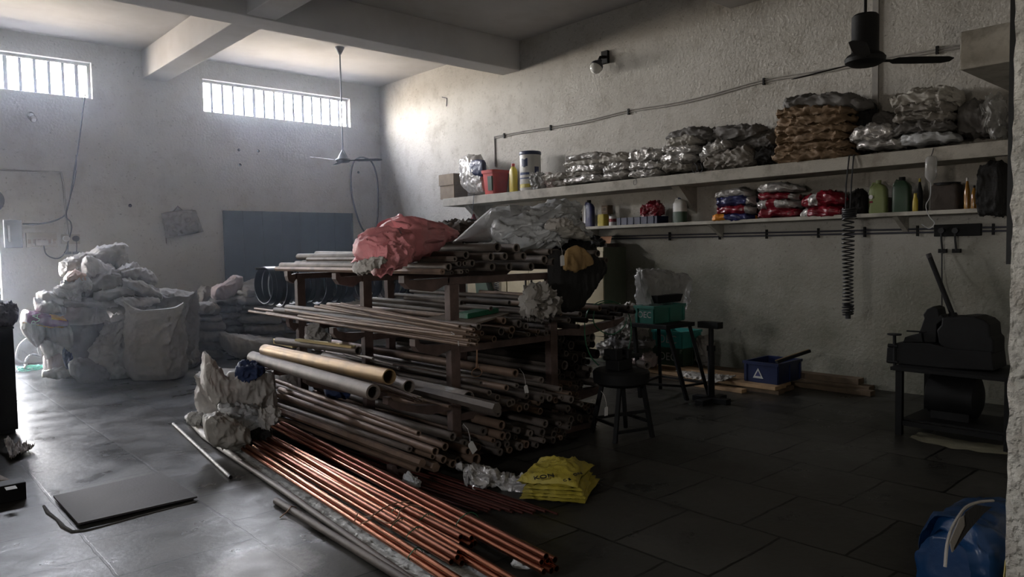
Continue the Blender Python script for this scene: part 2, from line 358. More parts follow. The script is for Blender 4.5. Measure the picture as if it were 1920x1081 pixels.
m_paint_g = M('grey conduit', (.36, .34, .31), .6, bump=.1)
m_cable = M('dark cable', (.06, .06, .075), .5, bump=0)
m_glow = M('glass globe', (.75, .73, .68), .15, bump=0, coat=.5)
m_label = M('white card', (.72, .70, .68), .7, bump=0)
m_ink = M('black ink', (.02, .02, .015), .6, bump=0)
m_amber = M('amber liquid', (.35, .16, .02), .1, bump=0, coat=.8)
m_jerry = M('green jerrycan plastic', (.22, .26, .10), .45, var=.1, bump=.05)
m_hose = M('green hose', (.01, .12, .05), .4, bump=0)
m_gold = M('mustard cloth', (.32, .20, .08), .8, var=.2, bump=.3, wrk=.55, wscale=8)
m_blkcl = M('black cloth', (.012, .011, .010), .85, var=.3, bump=.4, wrk=.55, wscale=8)
m_brncl = M('brown tarpaulin', (.07, .055, .045), .8, var=.3, bump=.4, wrk=.55, wscale=8)
m_tube = M('white flexible tube', (.7, .7, .66), .4, bump=0)
m_net = M('green nylon', (.1, .5, .32), .5, bump=0)
m_plate = M('grey iron plate', (.06, .055, .057), .7, 0, var=.12, vs=3, bump=.1, spec=.2)
m_dirt = M('crumbled mortar', (.10, .095, .085), .95, var=.3, vs=20, bump=.8, bs=70)
m_blk_hoop = M('blued hoop steel', (.02, .02, .024), .28, .6, bump=.05)
m_fan = M('grey fan enamel', (.10, .11, .14), .45, .2, bump=.05)
m_paper = M('crumpled paper', (.5, .46, .44), .7, bump=.3, bs=30)
m_copw = M('copper wire tie', (.30, .17, .10), .5, .5, bump=0)

# ------------------------------------------------------------------ the room
fl = struct('floor', MB().box(XL - .3, XR + .3, -2.5, YB + .3, -.12, 0), m_floor, org=(0, 0, 0), smooth=False)
struct('ceiling', MB().box(XL - .3, XR + .3, YF - .3, YB + .3, ZC, ZC + .15), m_ceil, org=(0, 0, 0), smooth=False)
# back wall with two high windows and the doorway
wb = MB()
cuts_x = sorted([XL - .24, XR + .24] + [v for q in WIN + [DOOR] for v in q[:2]])
def hole(xm, zm):
    return any(q[0] < xm < q[1] and q[2] < zm < q[3] for q in WIN + [DOOR])
cuts_z = sorted(set([0, ZC] + [v for q in WIN + [DOOR] for v in q[2:]]))
for a, b in zip(cuts_x, cuts_x[1:]):
    for c, d in zip(cuts_z, cuts_z[1:]):
        if not hole((a + b) / 2, (c + d) / 2): wb.box(a, b, YB, YB + WT, c, d)
struct('wall_back', wb, m_wall_b, org=(0, 0, 0), smooth=False)
struct('wall_right', MB().box(XR, XR + .24, YF - .24, YB, 0, ZC), m_wall_r, org=(0, 0, 0), smooth=False)
struct('wall_left', MB().box(XL - .24, XL, YF - .24, SW[0], 0, ZC).box(XL - .24, XL, SW[1], YB, 0, ZC).box(XL - .24, XL, SW[0], SW[1], 0, SW[2]).box(XL - .24, XL, SW[0], SW[1], SW[3], ZC), m_wall_b, org=(0, 0, 0), smooth=False)
# front wall: the photographer stands in its opening; its broken-edged jamb shows at the right
JX = at(1917, 540, Y=YF).x
wf = MB().box(XL - .24, -.55, .08, YF, 0, ZC).box(JX, XR + .24, .08, YF, 0, ZC).box(-.55, JX, .08, YF, 2.9, ZC)
struct('wall_front', wf, m_rough, org=(0, 0, 0), smooth=False)
jm = MB()
def jamb(u, v):
    z = 3.0 * u; y = .06 + (YF + .012 - .06) * v
    n = noise.noise(Vector((z * 9, y * 20, 0))) * .003 + noise.noise(Vector((z * 60, y * 60, 3))) * .003
    return Vector((JX - .012 - n, y + (noise.noise(Vector((z * 30, 7, 0))) * .004 if v > .9 else 0), z))
jm.grid(jamb, 220, 14)
struct('trim_5', jm, m_rough, org=(JX, YF, 0))
# passage behind the photographer
struct('wall_passage', MB().box(-1.2, 1.9, -2.3, -2.1, 0, 3.0).box(-1.3, -1.2, -2.3, .08, 0, 3.0).box(1.9, 2.0, -2.3, .08, 0, 3.0).box(-1.3, 2.0, -2.3, .08, 3.0, 3.1), m_rough, org=(0, 0, 0), smooth=False)
# beams
struct('trim_1', MB().box(XL, XR, 8.96, 9.38, 4.5, ZC), m_ceil, org=(0, 0, 0), smooth=False, bevel=.01)
struct('trim_2', MB().box(XL, XR, 4.70, 5.11, 4.53, ZC), m_ceil, org=(0, 0, 0), smooth=False, bevel=.01)
struct('trim_3', MB().box(3.77, 4.15, YF, YB, 4.52, ZC - .005), m_ceil, org=(0, 0, 0), smooth=False, bevel=.01)
# stub of a loft slab over the front wall
p0 = at(1800, 60, Y=1.9); p1 = at(1800, 132, Y=1.9)
struct('trim_4', MB().box(p0.x, XR, YF, 1.9, p1.z, p0.z), m_conc, org=(0, 0, 0), smooth=False, bevel=.01)
# dark steel channel standing proud of the jamb
a = at(1886, 495, Y=.50)
struct('trim_6', MB().box(a.x, a.x + .05, YF, .50, a.z, 3.2).box(a.x - .0, a.x + .2, YF, .33, a.z, 3.2), m_black, org=(a.x, .5, 0), smooth=False)

# window frames, bars and mesh
def window(n, q, nb, hl):
    x0, x1, z0, z1 = q
    o = thing('window_%d' % n, None, None, ((x0 + x1) / 2, YB + .1, z0)); o['kind'] = 'structure'
    f = MB(); y0, y1 = YB + .10, YB + .16; t = .045
    f.box(x0, x1, y0, y1, z0, z0 + .03).box(x0, x1, y0, y1, z1 - t, z1).box(x0, x0 + t, y0, y1, z0 + .03, z1 - t).box(x1 - t, x1, y0, y1, z0 + .03, z1 - t)
    f.build('window_frame', m_white, o, smooth=False)
    g = MB()
    for i in range(1, nb):
        x = x0 + (x1 - x0) * i / nb; wd = .042 if i % 5 else .055
        g.box(x - wd / 2, x + wd / 2, YB + .11, YB + .135, z0 + .01, z1 - .02)
    g.build('bars', m_bar, o, smooth=False)
    h = MB()
    for i in range(1, hl):
        z = z0 + (z1 - z0) * i / hl
        h.box(x0, x1, YB + .14, YB + .144, z - .0025, z + .0025)
    h.build('wire_mesh', m_bar, o, smooth=False)
window(1, WIN[0], 11, 5); window(2, WIN[1], 15, 5)
# the doorway at the back left
d0 = thing('door_1', None, None, (DOOR[0], YB + .1, 0)); d0['kind'] = 'structure'
MB().box(DOOR[0], DOOR[0] + .06, YB + .02, YB + .14, 0, 2.25).box(DOOR[1] - .06, DOOR[1], YB + .16, YB + .22, 0, 2.25).box(DOOR[0] + .06, DOOR[1] - .06, YB + .02, YB + .14, 2.19, 2.25).build('door_frame', m_green, d0, smooth=False)
# yard slab seen through the doorway
struct('ground', MB().box(-6, 12, YB + .3, YB + 9, -.2, -.05), M('yard concrete', (.45, .43, .4), .9), org=(0, 0, 0), smooth=False)
# green steel double door in the back wall
g = thing('door_2', None, None, (6.28, YB, 0)); g['kind'] = 'structure'
GX0, GX1, GZ = 5.0, 7.56, 2.38
pn = MB()
pn.box(GX0, GX1, YB - .03, YB, 0, GZ)
for i in range(9):
    z = .1 + i * .265
    pn.box(GX0 + .03, GX1 - .03, YB - .042, YB - .03, z, z + .022)
pn.build('door_leaf', m_green, g, smooth=False)
fr = MB()
for i in range(8):
    x = GX0 + (GX1 - GX0) * i / 7
    fr.box(x - .02 if i else x, x + .02, YB - .055, YB - .042, 0, GZ)
fr.build('door_ribs', m_green, g, smooth=False)
MB().box(GX1, GX1 + .05, YB - .03, YB, 0, GZ + .0).build('door_jamb', m_conc, g, smooth=False)

# ------------------------------------------------------------------ the pipe rack
RX1, RX2 = 3.37, 4.42                       # the two rows of posts
RYS = (4.44, 5.68, 6.95)
rack = thing('pipe_rack', 'red oxide painted steel rack carrying steel pipes on four tiers', 'rack', ((RX1 + RX2) / 2, RYS[0], 0))
def arm_plate(side, y, z_tip, z_root, length):
    """hull shaped bracket plate welded to a post"""
    xr = (RX1 - .045) if side < 0 else (RX2 + .045); xt = xr + side * length
    s_ = side
    poly = [(xr, y, z_root), (xr, y, z_root - .035), (xt - s_ * length * .62, y, z_root - .10 + (z_tip - z_root) * .5), (xt - s_ * length * .12, y, z_tip - .075),
            (xt, y, z_tip - .03), (xt, y, z_tip + (.02 if s_ < 0 else 0)), (xt - s_ * .03, y, z_tip + (.02 if s_ < 0 else 0)), (xt - s_ * .045, y, z_tip - .012), (xt - s_ * length * .4, y, (z_tip + z_root) / 2 - .01)]
    return MB().prism(poly, (0, .07, 0))
TZ = {1: 1.40, 2: .88, 3: .36, 4: .06}
for yi, y in enumerate(RYS):
    for x in (RX1, RX2):
        MB().box(x - .042, x + .042, y - .035, y + .035, .012, 1.345).box(x - .08, x + .08, y - .08, y + .08, 0, .012).build('post', m_oxide, rack, smooth=False, bevel=.004)
    for t, zt in TZ.items():
        m = MB().box(RX1 + .043, RX2 - .043, y - .03, y + .03, zt - .055, zt)
        if t == 1: m = MB().box(RX1 - .06, RX2 + .06, y - .035, y + .035, zt - .055, zt)
        m.build('cross_beam', m_oxide, rack, smooth=False, bevel=.003)
    for side in (-1, 1):
        for t in (1, 2, 3, 4):
            if side > 0:
                ztip, zr, ln = ((1.42, 1.395, .60), (.955, .90, .88), (.36, .36, .55), (.07, .05, .50))[t - 1]
            else:
                ztip, zr, ln = ((1.405, 1.395, (.40, .26, .10)[yi]), (.945, .90, (.32, .3, .1)[yi]), (.56, .44, .56), (.07, .05, .54))[t - 1]
            arm_plate(side, y - .035, ztip, zr, ln).build('arm', m_oxide, rack, smooth=False)

# ------------------------------------------------------------------ pipes on the rack
TUBES = []      # (x, z, r) of pipes near the front frame, to keep fillers clear
def post_clear(x, r):
    return all(abs(x - px_) > .046 + r for px_ in (RX1, RX2))
def make_pipe(name, a, b, r, ri, mat, label, cat, group=None, seg=14, mi=None, parts=None):
    mb = MB()
    if ri > 0: mb.pipe(a, b, r, ri, seg)
    else: mb.cyl(a, b, r, seg)
    o = mb.build(name, mat, None, org=a, ang=35 if seg > 8 else 20)
    return tag(o, label, cat, group)
rnd = random.Random(3)
def along(near, far_y, dx=0, dz=0):
    return Vector((near.x + dx, far_y, near.z + dz))
def part_of(p, post=True):
    if p.x < RX1: return 'left of the front left post'
    if p.x < 3.9: return 'just right of the front left post'
    if p.x < RX2: return 'just left of the right post'
    return 'right of the right post'
def pile_label(p):
    return 'dusty steel tube, %s tier pile, %s' % ('bottom' if p.z < .35 else 'third', part_of(p))
G1 = 'steel tubes on the top tier of the rack'
top = [(933,463,9),(969,465,8.5),(874,477.5,7.5),(853,485,5.5),(861,494,5.2),(872,493.5,5),(886,493,6.5),(841.5,500,7.5),(847,511,4.5),(865,509,5),(876,508,4.5),
       (921,481,8),(923,500,8),(947,480,7),(955,499.5,7.7),(981.5,480,7.8),(996,499.5,8),(1021,486.6,8.2),(1039,491,7.5),(1031,472,6.2),(1045,472,5.6),(1121,475,6.5),(1124,489,5),(1137,487.6,5.5),(1075,497,8),(1094,494,7.5),(1062,480,7)]
FARY = {0: 6.3, 1: 6.5, 2: 7.05, 7: 7.1}
for i, (x, y, rr) in enumerate(top):
    near = at(x, y, Y=4.3 + (.02 if i % 3 else -.02)); r = rr * dist(near) / FPX
    fy = FARY.get(i, 6.6 + rnd.random() * .5)
    hexa_ = i in (3, 8, 9, 10)
    lab = 'grey %s on the top tier, tube %d of %d counted from the left' % ('tube' if rr < 6 else 'thick tube', sorted(q_[0] for q_ in top).index(x) + 1, len(top))
    make_pipe('steel_tube', near, along(near, fy, rnd.uniform(-.01, .01)), r, r * (.72 if not hexa_ else .5), m_pipe[0 if i % 2 else 2], lab, 'pipe', G1, 16 if not hexa_ else 6)
nb = at(830, 509, Y=4.25)
make_pipe('hexagonal_bar', nb, along(nb, 7.0), .023, .009, m_pipe[1], 'hexagonal bar with a lit tan end face, lowest and leftmost on the top tier', 'bar', None, 6)
for (u, v, yn) in ((594, 476, 6.9), (578, 491, 6.95)):
    f = at(u, v, Y=yn); n_ = Vector((f.x - (.02 if u > 590 else .1), 4.9, f.z - .03))
    make_pipe('steel_tube', n_, f, .03, .022, m_pipe[0], 'grey tube whose far end sticks out past the pink sack', 'pipe', 'far reaching tubes on the left of the top tier')

# second tier, front left side: large tubes and long thin rods
G2 = 'steel tubes on the second tier of the rack'
z4 = lambda x, y, r: (820 + x / 4.503, 500 + y / 4.503, r / 4.503)
t2 = [(350,505,29),(378,560,28),(240,545,30),(300,565,24),(560,455,30),(690,480,34),(750,500,28),(630,530,34),(540,545,34),(770,570,20),(850,545,20),(955,460,22),(970,395,22),(1040,395,20),(1110,450,24),(1205,400,24),(1370,350,24)]
def clear_near(x, y, r_px, y0, step):
    yy = y0
    for _ in range(30):
        p = at(x, y, Y=yy); r = r_px * dist(p) / FPX
        if post_clear(p.x, r + .004): return p, r
        yy += step
    return p, r
def no_hit(p, r, extra=.0015):
    for (x, z, q) in TUBES:
        d = sqrt((p.x - x) ** 2 + (p.z - z) ** 2)
        if d < q + extra + r: r = max(.008, min(r, d - q - extra))
    return r
for i, (x, y, rr) in enumerate(t2):
    x, y, rr = z4(x, y, rr)
    p, r = clear_near(x, y, rr, 4.3 if x > 905 else 4.05, -.05)
    r = no_hit(p, r); TUBES.append((p.x, p.z, r))
    make_pipe('steel_tube', p, along(p, 6.7 + rnd.random() * .5, rnd.uniform(-.01, .01)), r, r * .68, m_pipe[(0, 1, 2)[i % 3]], 'steel tube on the second tier, %s' % part_of(p), 'pipe', G2, 14)
for (u, v, r_) in ((1140,585,.024),(1155,579,.026),(1166,589,.02),(1178,577,.024),(1190,584,.02),(1150,596,.022),(1100,600,.024),(1085,612,.02)):
    p = at(u, v, Y=4.28); r = no_hit(p, r_); TUBES.append((p.x, p.z, r))
    make_pipe('steel_tube', p, along(p, 7.0), r, r * .6, m_pshade, 'dark steel tube at the right end of the second tier', 'pipe', 'dark tubes at the right end of the second tier', 12)
rods = [((896.6,636.6),(478,578)),((878,646.6),(467,583)),((894,645.5),(500,586)),((893,629),(566,588)),((876,622),(591,574)),((885,627),(602,572)),((870,631),(560,592)),((862,612),(622,570)),((880,638),(536,581)),((888,618),(640,569))]
for i, (n0, f0) in enumerate(rods):
    p = at(*n0, Y=3.95 - .02 * i); fz = .93 + .005 * i
    f = at(*f0, X=p.x)
    if f.y > 8.2: f = at(*f0, Y=8.1)
    make_pipe('thin_rod', p, f, .0135, .006, m_pipe[1], 'thin brown rod in the sagging bundle along the second tier front', 'rod', 'thin rods on the front of the second tier', 8)
# tube behind the posts on the second tier, upper right
for k, (u1, v1) in enumerate(((900,547),(770,545),(742,552),(700,560),(690,569),(760,558))):
    X_ = (4.33, 4.2, 4.05, 3.85, 3.7, 3.55)[k]
    b = at(u1, v1, X=X_); a = Vector((X_, 4.55, b.z - .01))
    if b.z < 1.02: b.z = a.z = 1.02 + .012 * k
    make_pipe('steel_tube', a, b, .019, .013, m_pipe[1 if k == 0 else 2], 'long tube partly hidden behind the posts of the second tier', 'pipe', 'tubes behind the posts of the second tier', 12)

# third tier, front left side
def near_far(name, n0, yn, f0, yf, r, ri, mat, label, cat='pipe', seg=24):
    a = at(*n0, Y=yn); b = at(*f0, Y=yf)
    return make_pipe(name, a, b, r, ri, mat, label, cat, None, seg), a, b
near_far('brass_tube', (730, 706), 4.15, (497, 656), 6.25, .052, .044, m_brass, 'thick tarnished brass tube with lit gold flank, second arm tier from below')
near_far('steel_tube', (700, 735), 4.15, (474, 669), 6.45, .052, .038, m_pipe[0], 'thick dull grey tube lying just below the tarnished brass tube', seg=24)
near_far('steel_tube', (767, 724), 4.12, (610, 668), 5.9, .044, .037, m_pipe[0], 'grey tube with a bright rimmed open end right of the brass tube')
a0 = at(879, 746, Y=3.98)
tb = make_pipe('steel_tube', a0, along(a0, 6.6, -.05, .02), .050, .042, m_pipe[0], 'grey tube taped with crumpled film and holding a hexagonal bar inside', 'pipe', None, 24)
MB().tube([a0 + Vector((0, y_, 0)) for y_ in (.14, .2, .28, .36, .44)], [.0525, .0545, .053, .0555, .0525], 20).build('tape_wrap', m_clear, tb)
h0 = at(932, 765, Y=3.60)
make_pipe('hexagonal_bar', h0, Vector((a0.x - .01, 4.9, a0.z - .004)), .038, 0, m_pipe[2], 'pointed hexagonal bar sliding out of the taped grey tube', 'bar', None, 6)
# boxes and short tube behind the brass tube
bx = thing('steel_box_section', 'square box section with a gold glint painted as a strip on top', 'tube', at(672, 655, Y=5.4))
q0 = at(672, 657, Y=5.4); q1 = at(520, 638, Y=6.7)
MB().pipe(q0, q1, .034, .027, 20).build('tube_body', m_pipe[0], bx)
MB().bar(q0 + Vector((-.02, .04, .03)), q1 + (q0 - q1) * .30 + Vector((-.02, 0, .035)), .05, .02).build('painted_glint', m_glint, bx, smooth=False)  # strip coloured bright to stand for light caught on top
c0 = at(553, 647, Y=6.55); c1 = at(517, 639, Y=6.95)
tag(MB().bar(c0, c1, .055, .05).build('brass_block', m_glint, smooth=False, bevel=.003), 'short brass block with a painted glint at the far end of the brass tube', 'block')  # block coloured bright to stand for its glint
for k, (u, v) in enumerate(((775,745),(783,746),(790,745),(778,752),(786,752),(794,751))):
    p = at(u, v, Y=4.3)
    make_pipe('thin_rod', p, along(p, 4.95, 0, .03), .0085, .004, m_pipe[1], 'short thin tube on the bracket below the bright rimmed tube', 'rod', 'short thin tubes resting on the bracket', 8)
p = at(843, 762, Y=4.30)
make_pipe('thin_tube', p, Vector((p.x - .12, 5.9, p.z + .08)), .013, .006, m_pipe[1], 'thin pale-tipped tube end just left of the front post', 'pipe', None, 12)
for (n0, f0) in (((748,690),(648,664)),((738,684),(640,655)),((700,672),(610,652))):
    a = at(*n0, Y=5.1); b = at(*f0, Y=6.2)
    make_pipe('thin_rod', a, b, .011, 0, m_pipe[0], 'thin loose rod lying behind the brass tube', 'rod', 'thin rods behind the brass tube', 8)

# third and fourth tier piles
z5 = lambda x, y, r: (780 + x / 3.86, 680 + y / 3.86, r / 3.86)
t34 = [(470,145,15),(720,75,31),(910,125,24),(490,495,34),(620,450,34),(935,440,30),(1040,440,18),(1165,230,19),(1190,262,16),(1100,330,27),(900,350,25),(590,250,25),(730,165,19),
       (450,610,29),(525,685,36),(610,670,29),(680,645,25),(755,630,31),(660,590,30),(800,590,28),(830,510,25),(740,490,24),(560,560,26),(1200,300,20),(1240,330,20),(655,180,24),(530,215,22),(800,240,24),(1010,270,22),(1045,190,20)]
G3 = 'dusty tubes piled on the two lowest tiers'
for i, (x, y, rr) in enumerate(t34):
    x, y, rr = z5(x, y, rr)
    p, r = clear_near(x, y, rr, 4.12, .03)
    if p.z - r < .065: p.z = .065 + r
    r = no_hit(p, r)
    if r < .0085: continue
    TUBES.append((p.x, p.z, r))
    make_pipe('steel_tube', p, along(p, 6.8 + rnd.random() * .4), r, r * (.5, .7, .62)[i % 3], m_pipe[(2, 1, 0)[i % 3]], pile_label(p), 'pipe', G3, 14)
def fill(x0, x1, z0, z1, n, r0, r1, label, group, yn=4.15):
    c = 0
    for _ in range(n):
        r = rnd.uniform(r0, r1); best = None
        for _k in range(40):
            x = rnd.uniform(x0 + r, x1 - r)
            if not post_clear(x, r + .002): continue
            z = z0 + r + .001
            while z < z1:
                if all((x - a) ** 2 + (z - b) ** 2 > (r + q + .002) ** 2 for a, b, q in TUBES): break
                z += .006
            if z < z1 and (best is None or z < best[1]): best = (x, z)
        if best is None: continue
        x, z = best; TUBES.append((x, z, r)); c += 1
        y = yn + rnd.uniform(-.12, .15) + (.25 if x > 4.46 else 0)
        make_pipe('steel_tube', Vector((x, y, z)), Vector((x, 6.8 + rnd.random() * .4, z)), r, r * rnd.choice((.5, .62, .7)), m_pipe[rnd.choice((0, 1, 2, 2))], label(Vector((x, y, z))) if callable(label) else label, 'pipe', group, 12)
    return c
for k, (x, y, rr, hx) in enumerate([(785.2, 812.1, 5.2, 0), (816.3, 845.8, 7.8, 0), (831.8, 861.3, 7.4, 0), (817.6, 875.6, 9.6, 1), (849.9, 869.1, 7.8, 0), (792, 868, 8.5, 1), (878.4, 845.8, 7.6, 0), (893, 863.9, 10.5, 0), (835, 837, 7.5, 0)]):
    p, r = clear_near(x, y, rr, 4.08, -.03)
    if p.z - r < .072: p.z = .072 + r
    r = no_hit(p, r); TUBES.append((p.x, p.z, r))
    fu = [(620,722),(583,735),(600,745),(530,752),(575,740),(525,768),(640,735),(660,745),(600,730)][k]
    f = at(*fu, Y=6.75); f = Vector((p.x + (f.x - p.x) * .25, 6.75 + .1 * (k % 3), p.z + .01))
    lab = 'long hexagonal tan bar in the front of the bottom tier' if hx else 'long tan tube in the front row of the bottom tier'
    make_pipe('hexagonal_bar' if hx else 'steel_tube', p, f, r, 0 if hx else r * .75, m_pipe[1], lab, 'bar' if hx else 'pipe', 'hexagonal bars at the front of the bottom tier' if hx else 'tan tubes at the front of the bottom tier', 6 if hx else 16)
fill(2.84, 3.30, .062, .30, 14, .02, .033, 'long tan tube in the front row of the bottom tier', 'tan tubes at the front of the bottom tier', 4.25)
fill(3.44, 4.95, .062, .33, 46, .018, .034, pile_label, G3)
fill(3.44, 4.95, .365, .62, 34, .018, .032, pile_label, G3)
fill(3.44, 5.0, .885, .99, 16, .02, .03, lambda q: 'steel tube on the second tier, %s' % part_of(q), G2, 4.4)
# low stack behind the posts seen through the gap: third tier continues to the right
def dark_fill():
    c = 0
    for _ in range(60):
        r = rnd.uniform(.024, .042); best = None
        for _k in range(30):
            x = rnd.uniform(4.48 + r, 5.02 - r); z = .362 + r
            while z < .86 - r:
                if all((x - a) ** 2 + (z - b) ** 2 > (r + q + .002) ** 2 for a, b, q in TUBES): break
                z += .006
            if z < .86 - r and (best is None or z < best[1]): best = (x, z)
        if best is None: continue
        x, z = best; TUBES.append((x, z, r)); c += 1
        make_pipe('steel_tube', Vector((x, 4.5 + rnd.uniform(-.1, .12), z)), Vector((x, 6.9 + rnd.random() * .4, z)), r, r * .72, m_pshade if c % 3 else m_pipe[2],
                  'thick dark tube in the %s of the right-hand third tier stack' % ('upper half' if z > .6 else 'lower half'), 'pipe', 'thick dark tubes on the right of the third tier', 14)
dark_fill()

# things hung on or lying over the rack tubes
def card_tag(u, v, Yv, h, tilt, label):
    p = at(u, v, Y=Yv); t = thing('paper_tag', label, 'tag', p)
    c = MB(); w_ = h * .55
    def q(x, z): return p + Vector((x * cos(tilt) - z * sin(tilt), -.004 * z / h, x * sin(tilt) + z * cos(tilt)))
    c.prism([q(-w_ / 2, -h), q(w_ / 2, -h), q(w_ / 2, -.12 * h), q(w_ * .3, 0), q(-w_ * .3, 0), q(-w_ / 2, -.12 * h)], (0, .001, 0))
    c.build('card', m_label, t, smooth=False)
    MB().tube([p + Vector((0, 0, -.005)), p + Vector((.01, .01, .03)), p + Vector((.0, .02, .09)), p + Vector((-.03, .03, .13))], .0015, 5).build('string', m_label, t)
    return t
card_tag(1054, 478, 4.10, .085, .1, 'white paper tag hanging from tubes at the right of the top tier')
card_tag(881, 829, 3.95, .09, .55, 'white paper tag hanging on the tubes of the bottom tier')
card_tag(985, 722, 4.12, .07, .3, 'small torn tag tied to the tubes right of the hexagonal bar')
card_tag(1137, 762, 3.95, .075, 0, 'white paper tag hanging from the far right end of the low pile')
lp_ = at(893, 655, Y=3.90)
tw = MB()
for k in range(2):
    tw.tube([lp_ + Vector((.004 * cos(t * 3 + k * 2) + .008 * k, -.004 * k, -.13 * t)) for t in [i / 8 for i in range(9)]], .0025, 5)
rc = lp_ + Vector((.0, 0, -.155))
tw.tube([rc + Vector((.045 * cos(a), .004 * sin(2 * a), .03 * sin(a))) for a in [2 * pi * i / 18 for i in range(18)]], .0025, 5, closed=True)
tag(tw.build('twine', m_copw), 'brown twine loop dangling from the rod ends of the second tier', 'string')
wt = MB(); wp = at(846, 622, Y=3.92)
wt.tube([wp, wp + Vector((.03, .0, -.02)), wp + Vector((.055, 0, -.045)), wp + Vector((.06, 0, -.10))], .0028, 5)
wt.tube([wp + Vector((.0, 0, -.015)), wp + Vector((.07, 0, -.03))], .0028, 5)
tag(wt.build('wire_tie', m_label), 'white wire twisted around the thin rods of the second tier', 'wire')
# board and green carton on the second tier
bd = MB(); bz = 1.075
c = [at(786, 598, Y=4.55), at(873, 612, Y=4.12), at(955, 586, Y=4.30), at(868, 578, Y=4.75)]
c = [Vector((v_.x, v_.y, bz)) for v_ in [at(795, 596, Z=bz), at(873, 611, Z=bz), at(955, 586, Z=bz), at(868, 582, Z=bz)]]
bd.prism(c, (0, 0, -.014))
tag(bd.build('wooden_board', m_ply, smooth=False), 'dusty flat board lying across the tubes of the second tier', 'board')
gp = [Vector((v_.x, v_.y, bz + .002)) for v_ in [at(857, 596, Z=bz), at(877, 598, Z=bz), at(935, 586, Z=bz), at(915, 582, Z=bz)]]
gb = thing('green_carton', 'long green carton lying on the dusty board', 'box', gp[1])
MB().prism(gp, (0, 0, .036)).build('carton_body', m_grn, gb, smooth=False, bevel=.003)
ml = MB()
for t in (.02, .33, .64):
    a_ = gp[0].lerp(gp[3], t); b_ = gp[1].lerp(gp[2], t); a2 = gp[0].lerp(gp[3], t + .3); b2 = gp[1].lerp(gp[2], t + .3)
    ml.prism([a_, b_, b2, a2], (0, 0, .004))
o = ml.build('carton_lid', m_grn, gb, smooth=False)
for v_ in o.data.vertices: v_.co.z += .0365

# ------------------------------------------------------------------ soft things: sacks, bags, cloth
def fbm(p, o=3):
    return noise.fractal(p, .9, 2.1, o)
def crease(p):
    """sharp folds: ridges of two noise fields"""
    a = 1 - abs(noise.noise(p)) * 2.6; b = 1 - abs(noise.noise(p * 2.3 + Vector((5, 1, 9)))) * 2.6
    c = 1 - abs(noise.noise(p * 4.7 + Vector((1, 7, 2)))) * 2.6
    return max(a, 0) ** 1.6 * .85 + max(b, 0) ** 1.6 * .5 + max(c, 0) ** 1.5 * .2
def lerp(a, b, t): return a + (b - a) * t
def smoothstep(t): t = max(0, min(1, t)); return t * t * (3 - 2 * t)

def pillow(name, mat, L, W, T, loc, rz=0, tilt=0, roll=0, seed=0, wr=.012, fs=7.0, nu=34, nv=22, tied=0, parent=None, flat=.35, mats=None, band=None, corner=.10):
    """a filled sack lying flat: L x W x T, pinched seams at both ends, pulled-out corners, folds"""
    s_ = Vector((seed * 3.17, seed * 1.91, seed * .77)); mb = MB()
    for side in (1, -1):
        vs = []; 
        for i in range(nu + 1):
            u = -1 + 2 * i / nu
            for j in range(nv + 1):
                v = -1 + 2 * j / nv
                pr = max(0, 1 - abs(u) ** 3.2) ** .55 * max(0, 1 - abs(v) ** 2.6) ** .5
                w_ = W / 2 * (1 - corner * (1 - abs(u) ** 4) * 0 - corner * .9 * (1 - v * v) * 0)
                ex = 1 - corner * (1 - v * v) * abs(u) ** 4
                ey = 1 - corner * (1 - u * u) * abs(v) ** 4
                if tied and u * tied > .55: ey *= 1 - .72 * ((u * tied - .55) / .45) ** 1.2
                x = u * L / 2 * ex; y = v * W / 2 * ey
                q = Vector((x * fs * .8, y * fs, side * .8)) + s_
                z = side * T * (.5 if side > 0 else flat) * pr
                z += (crease(q) - .45) * wr * 1.6 * (.35 + pr) * (1 if side > 0 else .5) + fbm(q * .35) * T * .14 * pr
                # gathers running in from the sewn ends
                z += side * wr * .9 * sin(v * 17 + seed + 3 * fbm(q * .4)) * abs(u) ** 5
                edge = 1 - pr
                x += noise.noise(q * .7) * .02 * L * edge; y += noise.noise(q * .7 + Vector((9, 9, 9))) * .03 * W * edge
                if pr <= 0: z = fbm(Vector((x * 5, y * 5, 0)) + s_) * wr * 1.2
                vs.append(Vector((x, y, z)))
        fs_ = [(i * (nv + 1) + j, (i + 1) * (nv + 1) + j, (i + 1) * (nv + 1) + j + 1, i * (nv + 1) + j + 1) for i in range(nu) for j in range(nv)]
        if band: mi = [1 if band[0] < i / nu < band[1] else 0 for i in range(nu) for j in range(nv)]
        else: mi = [0] * len(fs_)
        b0 = len(mb.v); mb.v += vs; mb.f += [tuple(k + b0 for k in f) for f in fs_]; mb.m += mi
    o = mb.build(name, mats or mat, None, org=(0, 0, 0), ang=70)
    o.rotation_euler = Euler((roll, tilt, rz)); o.location = Vector(loc)
    return o

